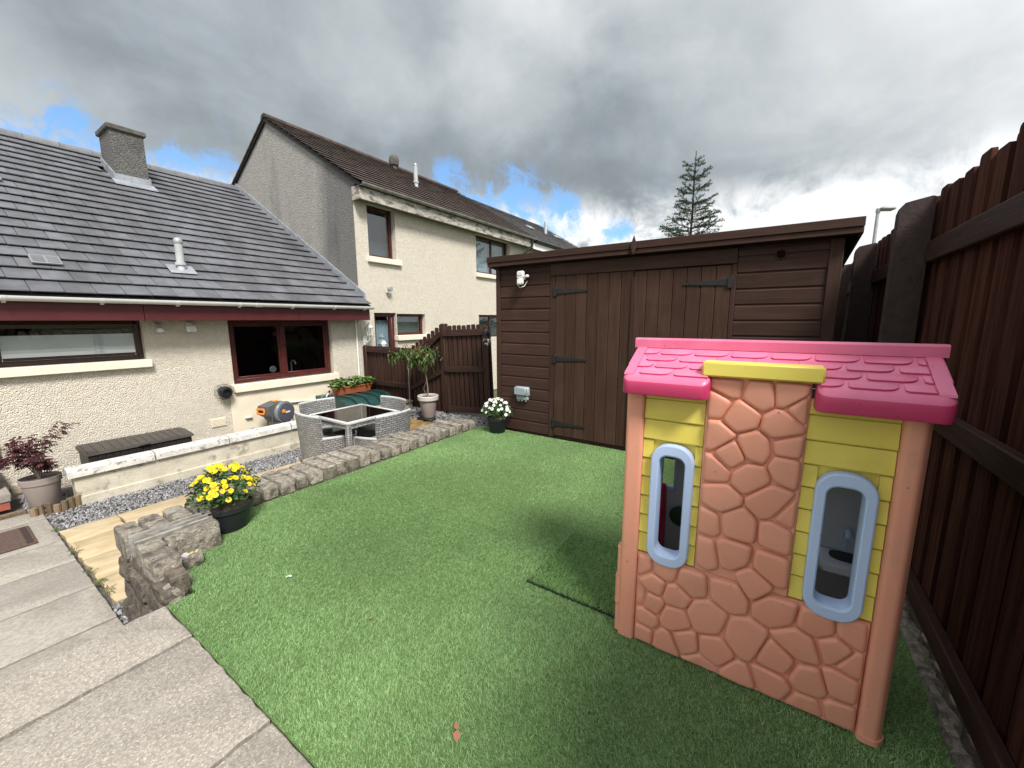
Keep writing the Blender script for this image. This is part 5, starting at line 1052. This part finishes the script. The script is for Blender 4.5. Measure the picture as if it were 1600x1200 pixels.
# ------------------------------------------------------------------ patio furniture
def make_chair():
    t = thing('garden_chair', '', 'chair', (0, 0, 0), 'grey rattan chairs round the glass table')
    W, D = .275, .25                              # sits facing +y, back at y = -D
    def back(u, v):
        x = (u-.5)*2; fl = 1+.10*v; y = -D-.045*v+.045*x*x; return (x*W*.96*fl, y, .02+v*.70), (0, -1, -.06)
    mb = MB(); mb.shell(back, .035, 10, 6); build(mb, 'backrest', WICK, t, center=False)
    mb = MB(); mb.tube([back(u/10, 1)[0] for u in range(11)], .019, 8); build(mb, 'back_rim', RIM, t)
    for s in (-1, 1):
        def arm(u, v): 
            h = .40-.05*u; return (s*(W+.015*math.sin(u*math.pi)), -D+.02+u*(2*D-.02), .02+v*h), (s, 0, 0)
        mb = MB(); mb.shell(arm, .035, 6, 4); build(mb, 'arm', WICK, t, center=False)
        mb = MB(); mb.tube([Vector(arm(u/8, 1)[0]) for u in range(9)]+[(s*W, D+.002, .24)], .021, 8); build(mb, 'arm_rim', RIM, t)
    mb = MB(); mb.box(-W+.02, W-.02, D-.035, D, .03, .275, .004); build(mb, 'front_panel', WICK, t, center=False)
    mb = MB(); mb.box(-W+.02, W-.02, -D+.03, D-.001, .276, .31, .01); build(mb, 'seat', WICK, t, center=False)
    mb = MB(); [mb.box(x-.02, x+.02, y-.02, y+.02, 0, .03) for x in (-W+.02, W-.02) for y in (-D+.02, D-.03)]; build(mb, 'feet', BLACK, t, smooth=0)
    return t
ch0 = make_chair(); SP = [((3.085, 5.20), -90, 'leftmost grey rattan chair, at the end of the glass table nearest the yellow pansies'), ((3.53, 4.545), 0, 'grey rattan chair with its back to the low stone wall'),
      ((3.45, 5.745), 180, 'grey rattan chair on the house side of the glass table beside the reel'), ((4.00, 5.17), 90, 'grey rattan chair on the far side of the glass table towards the gate')]
for i, ((x, y), a, lab) in enumerate(SP):
    c = ch0 if i == 0 else copy_tree(ch0)
    c.location = (x, y, -0.474); c.rotation_euler = (0, 0, R(a)); c['label'] = lab
tb = thing('garden_table', 'square grey rattan garden table with dark glass top', 'table', (3.505, 5.11, -0.474))
tx0, tx1, ty0, ty1, tz = 3.055, 3.955, 4.65, 5.575, 0.165
fr = 0.045
for d in ((tx0, tx1, ty0, ty0+fr), (tx0, tx1, ty1-fr, ty1), (tx0, tx0+fr, ty0+fr+.001, ty1-fr-.001), (tx1-fr, tx1, ty0+fr+.001, ty1-fr-.001)):
    mb = MB(); mb.box(*d, tz-.045, tz, .012); build(mb, 'frame_bar', ALU, tb)
mb = MB(); mb.box(tx0+fr+.002, tx1-fr-.002, ty0+fr+.002, ty1-fr-.002, tz-.018, tz-.010); build(mb, 'glass_top', TGLASS, tb, smooth=0)
for d in ((tx0+.02, tx1-.02, ty0+.02, ty0+.04), (tx0+.02, tx1-.02, ty1-.04, ty1-.02), (tx0+.02, tx0+.04, ty0+.041, ty1-.041), (tx1-.04, tx1-.02, ty0+.041, ty1-.041)):
    mb = MB(); mb.box(*d, tz-.10, tz-.046); build(mb, 'apron', WICK, tb, smooth=0)
for x in (tx0+.045, tx1-.045):
    for y in (ty0+.045, ty1-.045):
        mb = MB(); mb.box(x-.035, x+.035, y-.035, y+.035, -0.474, tz-.046, .012); build(mb, 'leg', WICK, tb)

# storage box behind the low wall
sb = thing('storage_box', 'long dark brown resin storage box with slatted lid against the bungalow wall', 'box', (1.47, 6.88, -0.47))
mb = MB(); mb.box(0.985, 1.985, 6.625, 7.12, -0.47, -0.064, .008); body = build(mb, 'body', BOXM, sb)
k = 0; x = 1.0
while x < 1.95:
    mb = MB(); mb.box(x, x+.062, 6.612, 6.6245, -0.45, -0.080, .003); build(mb, 'front_slat', BOXM, body); x += .068
mb = MB(); mb.prism([(6.595, -.062), (6.600, -.042), (6.63, -.030), (6.90, -.010), (7.10, -.018), (7.14, -.04), (7.14, -.062)], 'x', .965, 2.005); lid = build(mb, 'lid', BOXL, sb, smooth=20)
x = .985
while x < 1.97:
    mb = MB(); mb.prism([(6.608, -.037), (6.632, -.022), (6.90, -.002), (7.09, -.010), (7.09, -.017), (6.90, -.010), (6.632, -.030)], 'x', x, x+.071); build(mb, 'lid_slat', BOXL, lid, smooth=20); x += .0775
mb = MB(); mb.box(1.43, 1.54, 6.58, 6.594, -.060, -.044, .003); build(mb, 'handle', BLACK, lid)

# oil tank in the corner, trough on it
tk = thing('oil_tank', 'low dark green plastic tank with ribbed top in the corner behind the table', 'tank', (4.6, 6.65, -0.2))
def tkz(u): return .085-.05*(2*u-1)**2-.10*max(0, (.25-u)/.25)**2
mb = MB(); pr = [(6.18, -.42)]+[(6.18+.85*u/10, tkz(u/10)) for u in range(11)]+[(7.03, -.42)]; mb.prism(pr, 'x', 4.10, 5.135); build(mb, 'tank_body', TANKM, tk, smooth=45)
for x in (4.12, 4.36, 4.60, 4.84, 5.06):
    mb = MB(); pr = [(6.15, -.40)]+[(6.15+.90*u/10, tkz(u/10)+.035) for u in range(11)]+[(7.05, -.40)]; pr2 = [(6.175, -.40)]+[(6.175+.85*u/10, tkz(u/10)-.01) for u in range(11)]+[(7.025, -.40)]
    mb.prism(pr, 'x', x-.045, x+.045); build(mb, 'tank_rib', TANKM, tk, smooth=45)
mb = MB(); mb.box(3.98, 4.16, 6.78, 6.98, 0.06, 0.145, .012); build(mb, 'tank_filler', TANKM, tk)
mb = MB(); mb.tube([(4.06, 6.80, .09), (4.12, 6.76, .20)], .012, 8); mb.tube([(4.12, 6.76, .20), (4.13, 6.75, .235)], .016, 8, None, 1); build(mb, 'white_handle', [UPVC, BLACK], tk)
tr = thing('trough_planter', 'terracotta trough of bright green leaves on the dark green tank', 'planter', (4.70, 6.86, 0.1))
mb = MB(); V = []; 
for (l, w, z) in ((.37, .085, .115), (.40, .105, .235), (.415, .115, .237), (.415, .115, .262), (.395, .10, .262), (.39, .095, .225)):
    V += [(4.68+p[0], 6.86+p[1], z) for p in rrect(0, 0, 2*l, 2*w, .05)]
n = len(V)//6; mb.add(V, [(k*n+q, k*n+(q+1) % n, (k+1)*n+(q+1) % n, (k+1)*n+q) for k in range(5) for q in range(n)]+[tuple(range(n)), tuple(5*n+q for q in range(n))]); build(mb, 'trough', TERRA, tr)
mb = MB()
for _ in range(420):
    a = random.uniform(-1, 1); p = (4.68+a*.44, 6.86+random.uniform(-.14, .12), .25+random.random()**.8*.17*(1-.35*abs(a))); d = (a*.8+random.uniform(-.6, .6), random.uniform(-1, .6), random.uniform(-.2, .7))
    mb.leaf(p, d, (0, 0, 1), random.uniform(.05, .085), random.uniform(.04, .06), .3)
build(mb, 'foliage', F_STRAW, tr, recalc=False, smooth=0)

# hose reel on the wall
hr = thing('hose_reel', 'dark grey wall hose reel with orange mouth on the smooth cream wall', 'hose reel', (3.2, 6.95, 0))
hm = Matrix.Translation((3.24, 6.82, 0.01)) @ Euler((0, 0, R(-74))).to_matrix().to_4x4()
mb = MB(); cp = lambda r: [(r*math.cos(R(a)), r*math.sin(R(a))) for a in range(0, 360, 15)]
circ = [(p[0]*1.0, p[1]) for p in cp(.185)]; mb.prism([(p[0], p[1]) for p in cp(.180)], 'x', -.13, .12, hm); 
mb.prism([(-.26, .0), (-.26, .135), (-.05, .178), (.10, .15), (.10, -.05), (-.2, -.05)], 'x', -.128, .10, hm); body = build(mb, 'reel_case', REELG, hr, smooth=35)
mb = MB(); mb.lathe([(.187, 0), (.187, .03), (.175, .045), (.16, .048), (.001, .048)], (0, 0, 0), 32, hm @ Matrix.Translation((.118, 0, 0)) @ Euler((0, R(90), 0)).to_matrix().to_4x4()); build(mb, 'side_rim', M('mid_grey_rim', (0.16, 0.17, 0.18), rough=.4), hr)
mb = MB(); mb.lathe([(.155, 0), (.15, .012), (.001, .02)], (0, 0, 0), 32, hm @ Matrix.Translation((.1665, 0, 0)) @ Euler((0, R(90), 0)).to_matrix().to_4x4()); build(mb, 'side_disc', REELL, hr)
mb = MB(); mb.lathe([(.032, 0), (.028, .012), (.001, .014)], (0, 0, 0), 16, hm @ Matrix.Translation((.183, -.055, .03)) @ Euler((0, R(90), 0)).to_matrix().to_4x4()); build(mb, 'orange_knob', ORANGE, hr)
mb = MB(); mb.box(.184, .189, -.025, .06, -.006, .020, 0, hm); build(mb, 'side_badge', PALETXT, hr, smooth=0)
mb = MB()
for z0, z1 in ((.075, .105), (.005, .03)): mb.box(-.12, .02, -.285, -.262, z0, z1, .006, hm)
mb.box(-.135, -.105, -.285, -.262, .0, .105, .006, hm); mb.box(0, .03, -.28, -.262, .02, .09, .006, hm); build(mb, 'orange_mouth', ORANGE, hr)
mb = MB(); mb.box(-.10, .0, -.266, -.261, .031, .074, 0, hm); build(mb, 'mouth_opening', BLACK, hr, smooth=0)
mb = MB(); mb.box(-.03, .03, -.08, -.02, .175, .20, .008, hm); build(mb, 'top_catch', ORANGE, hr)
mb = MB(); mb.box(3.19, 3.29, 6.95, Yw-.025, -.13, .13, .01); build(mb, 'wall_bracket', REELG, hr)
mb = MB(); mb.tube([(3.07, 6.66, .05), (3.06, 6.66, -.12), (3.065, 6.67, -.26)], .008, 6); mb.tube([(3.065, 6.67, -.26), (3.065, 6.67, -.33)], .018, 8, None, 1); build(mb, 'hose_end', [REELG, ORANGE], hr)
mb = MB(); mb.tube([(3.38, 6.95, .14), (3.50, 6.98, .10), (3.56, 7.0, -.02), (3.56, 7.0, -.30), (3.50, 7.0, -.45)], .009, 6); mb.tube([(3.14, 6.98, -.14), (3.12, 6.98, -.30), (3.08, 7.0, -.46)], .009, 6); build(mb, 'supply_hose', REELG, hr)
o = thing('garden_tap', 'small dull outdoor tap low on the smooth wall left of the hose reel', 'tap', (2.93, 7.1, -.3))
mb = MB(); mb.tube([(2.93, Yw-.03, -.28), (2.93, Yw-.10, -.28), (2.93, Yw-.13, -.30), (2.93, Yw-.13, -.34)], .012, 8); build(mb, 'spout', STEEL, o)
mb = MB(); mb.box(2.89, 2.97, Yw-.085, Yw-.07, -.245, -.235, .003); mb.tube([(2.93, Yw-.078, -.28), (2.93, Yw-.078, -.24)], .008, 6); build(mb, 'tap_handle', STEEL, o)

# doormat, log edging
dm = build(MB().box(-.36, 0.405, 5.395, 5.925, -0.473, -0.458, .005), 'doormat', MATM, None); tag(dm, 'brown textured doormat on the lower path by the door step', 'doormat')
mb = MB(); mb.box(.345, .385, 5.42, 5.90, 0, .003, 0, Matrix.Translation((0, 0, -.4585))); build(mb, 'mat_border', M('dark_mat_edge', (0.04, 0.024, 0.022), rough=.9), dm, smooth=0)
le = thing('log_edging', 'row of short split logs edging the ground before the maple pot', 'edging', (0.62, 6.25, -0.48))
for k in range(7):
    a = .475+.052*k; rr = random.uniform(.024, .031); mb = MB(); mb.tube([(a, 6.20+.02*math.sin(k*1.3), -.56), (a+random.uniform(-.006, .006), 6.20+.02*math.sin(k*1.3), -.385+random.uniform(-.03, .02))], rr, 9); build(mb, 'log', LOGM, le)
mb = MB(); mb.box(-.9, .44, 6.375, 6.43, -.6, -.44, .006); build(mb, 'edging_board', LOGM, le)

# ------------------------------------------------------------------ pots and plants
def flower_mesh(pet, eye, s):
    mb = MB()
    for a, L in ((90, .9), (162, 1.0), (18, 1.0), (225, 1.05), (315, 1.05), (270, 1.1)):
        a = R(a); n = 7; c = (.45*s*L*math.cos(a), .45*s*L*math.sin(a)); rr = .46*s
        v = [(c[0], c[1], .0015+.001*math.cos(3*a))]+[(c[0]+rr*math.cos(2*math.pi*k/n), c[1]+rr*math.sin(2*math.pi*k/n), .18*s*(.5+.5*math.cos(2*math.pi*k/n-a))-.05*s) for k in range(n)]
        mb.add(v, [(0, 1+k, 1+(k+1) % n) for k in range(n)])
    v = [(.17*s*math.cos(k*1.05), .14*s*math.sin(k*1.05), .13*s) for k in range(6)]; mb.add(v, [tuple(range(6))], None, 1)
    o = build(mb, 'flower', [pet, eye], None, recalc=False, smooth=0, center=False); me = o.data; bpy.data.objects.remove(o); return me
def potted(name, label, c, rb, rt, h, soil_z, n_leaf, n_fl, rad, top, fm, fsize, leafL):
    t = thing(name, label, 'potted plant', c)
    mb = MB(); mb.lathe([(rb*.95, 0), (rb, .006), (rt*.94, h*.80), (rt*.965, h*.82), (rt, h*.84), (rt, h), (rt*.95, h), (rt*.92, h*.86)], c, 36); build(mb, 'pot', BLKPOT, t, smooth=30)
    mb = MB(); mb.lathe([(rt*.93, 0), (.001, .01)], (c[0], c[1], c[2]+soil_z), 24); build(mb, 'soil', SOIL, t, smooth=0)
    mb = MB()
    def dome(k=1.0):
        a = random.uniform(0, 6.283); q = math.sqrt(random.random()); rr = rad*q*(1+.13*math.sin(3*a+1.3)+.09*math.sin(5*a))
        z = soil_z+(top-soil_z)*math.sqrt(max(0, 1-q*q*.85))
        return Vector((c[0]+rr*math.cos(a), c[1]+rr*math.sin(a), c[2]+soil_z+(z-soil_z)*k)), Vector((math.cos(a)*q, math.sin(a)*q, .9-.6*q))
    for _ in range(n_leaf):
        p, n = dome(random.uniform(.45, .98)); d = Vector((random.uniform(-1, 1), random.uniform(-1, 1), random.uniform(-.5, .6)))+n*.8
        mb.leaf(p, d, n+Vector((random.uniform(-.4, .4), random.uniform(-.4, .4), 0)), leafL*random.uniform(.7, 1.3), leafL*.42, .3)
    build(mb, 'foliage', F_GREEN, t, recalc=False, smooth=0)
    st = MB()
    for _ in range(40):
        p, n = dome(.7); st.tube([(c[0]+(p.x-c[0])*.3, c[1]+(p.y-c[1])*.3, c[2]+soil_z), p], .002, 4)
    build(st, 'stems', F_GREEN, t, smooth=0)
    P = []
    tries = 0
    while len(P) < n_fl and tries < 4000:
        tries += 1; p, n = dome(random.uniform(.97, 1.08))
        if all((p-q).length > fsize*.85 for q in P[-400:]) or tries > 900:
            P.append(p); view = Vector((-p.x, -p.y, 1.2)).normalized(); dirn = (n*1.1+view*.5+Vector((random.uniform(-.5, .5), random.uniform(-.5, .5), random.uniform(-.1, .5)))).normalized()
            q = dirn.to_track_quat('Z', 'Y'); e = (q @ Euler((0, 0, random.uniform(-.7, .7))).to_quaternion()).to_euler(); s = random.uniform(.8, 1.15)
            inst(fm, 'flower', t, p, e, (s, s, s))
    return t
FY = flower_mesh(PET_Y, PET_C, .023); FW = flower_mesh(PET_W, PET_E, .024)
potted('potted_pansies', 'black pot of yellow pansies on the lawn against the stone wall', (1.13, 3.27, -.004), .125, .168, .185, .165, 780, 78, .200, .465, FY, .026, .034)
potted('potted_violas', 'black pot of white violas at the foot of the shed corner', (4.285, 3.10, -.004), .105, .145, .20, .18, 520, 62, .205, .45, FW, .030, .034)
# purple maple
ac = thing('potted_maple', 'purple leaved maple in a wide taupe pot by the bungalow wall', 'potted plant', (.585, 6.47, -.46)); c = (.585, 6.47, -.46)
mb = MB(); mb.lathe([(.105, 0), (.11, .008), (.145, .25), (.148, .252), (.155, .255), (.158, .315), (.15, .32), (.142, .27)], c, 36); build(mb, 'pot', TAUPE, ac, smooth=30)
mb = MB(); mb.lathe([(.145, 0), (.001, .008)], (c[0], c[1], c[2]+.285), 24); build(mb, 'soil', M('pale_bark_chip', (0.20, 0.19, 0.18), (0.07, 0.05, 0.04), sc=60, rough=.95), ac, smooth=0)
wd = MB(); lv = MB()
def palm(p, d, nrm, s):
    d = Vector(d).normalized(); sd = d.cross(Vector(nrm)).normalized()
    for k in (-2, -1, 0, 1, 2):
        dd = (d*math.cos(k*.55)+sd*math.sin(k*.55)); lv.leaf(p, dd, nrm, s*(1-.16*abs(k)), s*.27, .35)
for k in range(16):
    a = random.uniform(0, 6.283); L = random.uniform(.14, .26); z = .30+random.uniform(.10, .50)
    if k < 3: a = (-.35, 2.9, .4)[k]; L = (.24, .24, .22)[k]; z = .30+(.52, .25, .55)[k]
    st_ = Vector((c[0], c[1], c[2]+.29)); mid = st_+Vector((L*.35*math.cos(a), L*.35*math.sin(a), (z-.29)*.7)); tip = st_+Vector((L*math.cos(a), L*math.sin(a), z-.29))
    wd.tube([st_, mid, tip], [.007, .004, .002], 5)
    for _ in range(34):
        q = random.uniform(.40, 1.10); p = st_.lerp(mid, q*2) if q < .5 else mid.lerp(tip, (q-.5)*2); p = p+Vector((random.gauss(0, .035), random.gauss(0, .035), random.gauss(0, .022)))
        palm(p, (math.cos(a)+random.uniform(-.9, .9), math.sin(a)+random.uniform(-.9, .9), random.uniform(-.7, .1)), (0, 0, 1), random.uniform(.036, .056))
build(wd, 'stems', BARK, ac); build(lv, 'foliage', F_ACER, ac, recalc=False, smooth=0)
# standard shrub in the tall pot
c = (4.86, 4.99, ramp(4.86)-.0)
tp = thing('potted_tree', 'small round headed tree on a thin stem in a tall taupe pot by the gate', 'potted tree', c)
mb = MB(); mb.lathe([(.105, 0), (.11, .008), (.15, .30), (.152, .302)], c, 32); mb.lathe([(.155, .30), (.178, .305), (.182, .37), (.172, .38), (.16, .375), (.155, .33)], c, 32, None, 1); build(mb, 'pot', [TAUPE, PALEP], tp, smooth=30)
mb = MB(); mb.lathe([(.157, 0), (.001, .012)], (c[0], c[1], c[2]+.345), 20); build(mb, 'soil', SOIL, tp, smooth=0)
mb = MB(); mb.box(c[0]-.16, c[0]+.14, c[1]-.2, c[1]+.14, ramp(4.86)-.03, ramp(4.86)-.001, .01); build(mb, 'pot_stand', BLACK, tp)
tw = MB(); b0 = Vector((c[0], c[1], c[2]+.34)); cr = Vector((4.86, 5.20, .86))
fk = b0+Vector((.0, .035, .40)); tw.tube([b0, b0+Vector((.005, .005, .2)), fk], [.014, .012, .011], 7)
tw.tube([b0+Vector((.01, .03, 0)), b0+Vector((0, .10, .14)), b0+Vector((0.01, .02, .32))], .006, 5)
tips = []
for k in range(13):
    a = k*2.4; e = random.uniform(.15, 1); q = cr+Vector((.24*math.cos(a)*e, .36*math.sin(a)*e, random.uniform(-.06, .20))); tw.tube([fk, fk.lerp(q, .55)+Vector((0, 0, -.03)), q], [.009, .006, .003], 5); tips.append(q)
build(tw, 'trunk', BARK, tp)
lv2 = MB(); yt = MB()
for q in tips+[cr+Vector((random.uniform(-.22, .22), random.uniform(-.38, .38), random.uniform(-.15, .2))) for _ in range(12)]:
    for _ in range(26):
        a = random.uniform(0, 6.283); p = q+Vector((random.gauss(0, .045), random.gauss(0, .055), random.gauss(0, .045)))
        lv2.leaf(p, (math.cos(a), math.sin(a), random.uniform(-1.2, .25)), (0, 0, 1), random.uniform(.07, .12), random.uniform(.020, .030), .45)
    for _ in range(2):
        a = random.uniform(0, 6.283); p = q+Vector((random.gauss(0, .04), random.gauss(0, .05), .09)); yt.leaf(p, (math.cos(a), math.sin(a), random.uniform(0, .8)), (0, 0, 1), .065, .02, .3)
build(lv2, 'crown', F_PHOT, tp, recalc=False, smooth=0); build(yt, 'young_leaves', F_TIP, tp, recalc=False, smooth=0)
# weeds in the joint beside the path
for k, (x, y, s, lab) in enumerate(((.548, 5.60, .9, 'green weed tuft at the gravel corner beside the lower path'), (.552, 4.93, 1.2, 'spreading weed tuft beside the path at the second sandstone slab'), (.556, 4.42, 1.1, 'green weed tuft in the joint between path and middle sandstone slab'), (.565, 4.18, .9, 'low weed with broad leaves in the path joint between two larger tufts'), (.575, 3.98, 1.25, 'leggy green weed tuft in the path joint nearest the stone wall'))):
    mb = MB()
    for _ in range(20):
        a = random.uniform(0, 6.283); r_ = random.uniform(0, .025); L = random.uniform(.02, .045)*s; mb.leaf((x+r_*math.cos(a), y+r_*2*math.sin(a), -.478), (math.cos(a)*.8, math.sin(a), random.uniform(.3, 1.4)), (0, 0, 1), L, .005 if k != 3 else .012, .5)
    o = build(mb, 'weed_tuft', F_WEED, None, recalc=False, smooth=0); tag(o, lab, 'weed', 'weeds along the path joint')
# leaf litter on the lawn
for x, y, s, m_, lab in ((.923, .862, .028, M('dry_brown_leaf', (.30, .13, .07), rough=.7), 'dry brown leaf on the lawn near the bottom edge of the picture'), (1.052, 2.289, .018, PET_W, 'white petal lying on the lawn left of centre'), (1.10, 1.60, .013, bpy.data.materials['dry_brown_leaf'] if 'dry_brown_leaf' in bpy.data.materials else None, 'tiny brown leaf scrap in the middle of the lawn')):
    mb = MB(); mb.leaf((x, y, .018), (random.uniform(-1, 1), random.uniform(-1, 1), .1), (0, 0, 1), s*1.3, s, .3); mb.leaf((x, y, .019), (random.uniform(-1, 1), random.uniform(-1, 1), .3), (0, 0, 1), s, s*.7, .3)
    tag(build(mb, 'fallen_leaf', m_, None, recalc=False, smooth=0), lab, 'leaf')

# ------------------------------------------------------------------ fir and street lamp beyond the shed
ft = thing('fir_tree', 'young fir tree with sparse leader rising beyond the shed roof', 'tree', (14.0, 2.60, -.6))
bx, by, bzz, H = 14.0, 2.60, -.6, 7.15
tk_ = MB(); tk_.tube([(bx+.012*math.sin(k*1.7), by+.012*math.cos(k*2.1), bzz+H*k/14) for k in range(15)], [.09*(1-k/14.6)+.006 for k in range(15)], 8); FBARK = M('dark_fir_bark', (0.035, 0.028, 0.022), (0.06, 0.05, 0.04), sc=20, rough=0.95)
build(tk_, 'trunk', FBARK, ft)
nd = MB(); br = MB()
def needles(p0, p1, dens, L):
    d = (p1-p0); ln = d.length; d = d.normalized(); n_ = max(3, int(ln*dens)); o1 = d.orthogonal().normalized(); o2 = d.cross(o1)
    for _ in range(n_):
        t = random.random(); a = random.uniform(0, 6.283); sdv = o1*math.cos(a)+o2*math.sin(a); dv = (sdv*.9+d*.55+Vector((0, 0, .15))).normalized(); p = p0.lerp(p1, t); w = d*.006
        q = p+dv*L*random.uniform(.7, 1.15); nd.add([p-w, p+w, q+w*.5, q-w*.5], [(0, 1, 2, 3)])
needles(Vector((bx, by, bzz+H*.90)), Vector((bx, by, bzz+H)), 60, .05)
z = bzz+H*.93; lev = 0
while z > bzz+.9:
    f_ = (bzz+H-z)/H; n_ = 6 if lev else 4; RB_ = .12+2.0*f_**.80
    a0 = random.uniform(0, 6.283)
    for k in range(n_):
        a = a0+k*6.283/n_+random.uniform(-.35, .35); L = RB_*random.uniform(.55, 1.15); up0 = .55-.75*f_
        p0 = Vector((bx, by, z+random.uniform(-.06, .06))); dirn = Vector((math.cos(a), math.sin(a), up0*.6)); mid = p0+dirn*L*.5; tip = p0+Vector((math.cos(a)*L, math.sin(a)*L, up0*.3*L+.16*L+.08))
        br.tube([p0, mid, tip], [.016*(.4+f_), .010*(.4+f_), .004], 5)
        needles(p0.lerp(mid, .2), mid, 200, .055); needles(mid, tip, 210, .052)
        m_ = int(2+L*6)
        for q in range(m_):
            t = .25+.7*q/m_; pb = p0.lerp(mid, t*2) if t < .5 else mid.lerp(tip, (t-.5)*2); sg = 1 if q % 2 else -1; ang = a+sg*random.uniform(.6, 1.0); l2 = L*(1-t)*.55+.10
            pe = pb+Vector((math.cos(ang)*l2, math.sin(ang)*l2, random.uniform(-.03, .10))); br.tube([pb, pe], [.005, .003], 4); needles(pb, pe, 220, .05)
    z -= .20+.20*f_+(.12 if lev < 3 else 0); lev += 1
build(br, 'branches', FBARK, ft, smooth=0); build(nd, 'crown', F_FIR, ft, recalc=False, smooth=0)
sl = thing('street_lamp', 'grey street lamp post with flat lantern beyond the tall fence', 'street lamp', (20.0, -2.55, -.6))
mb = MB(); mb.tube([(20, -2.55, -.6), (20, -2.55, 1.2)], .085, 12); mb.tube([(20, -2.55, 1.2), (20, -2.55, 5.38)], [.06, .05], 12); build(mb, 'post', STEEL, sl)
mb = MB(); mb.box(-.26, .20, -.16, .16, -.05, .06, .045, Matrix.Translation((20.1, -2.82, 5.40)) @ Euler((0, R(3), R(-70))).to_matrix().to_4x4()); mb.tube([(20, -2.55, 5.3), (20, -2.56, 5.43)], .07, 10); build(mb, 'lantern_head', STEEL, sl)
# far hedge line past the gate and tall fence
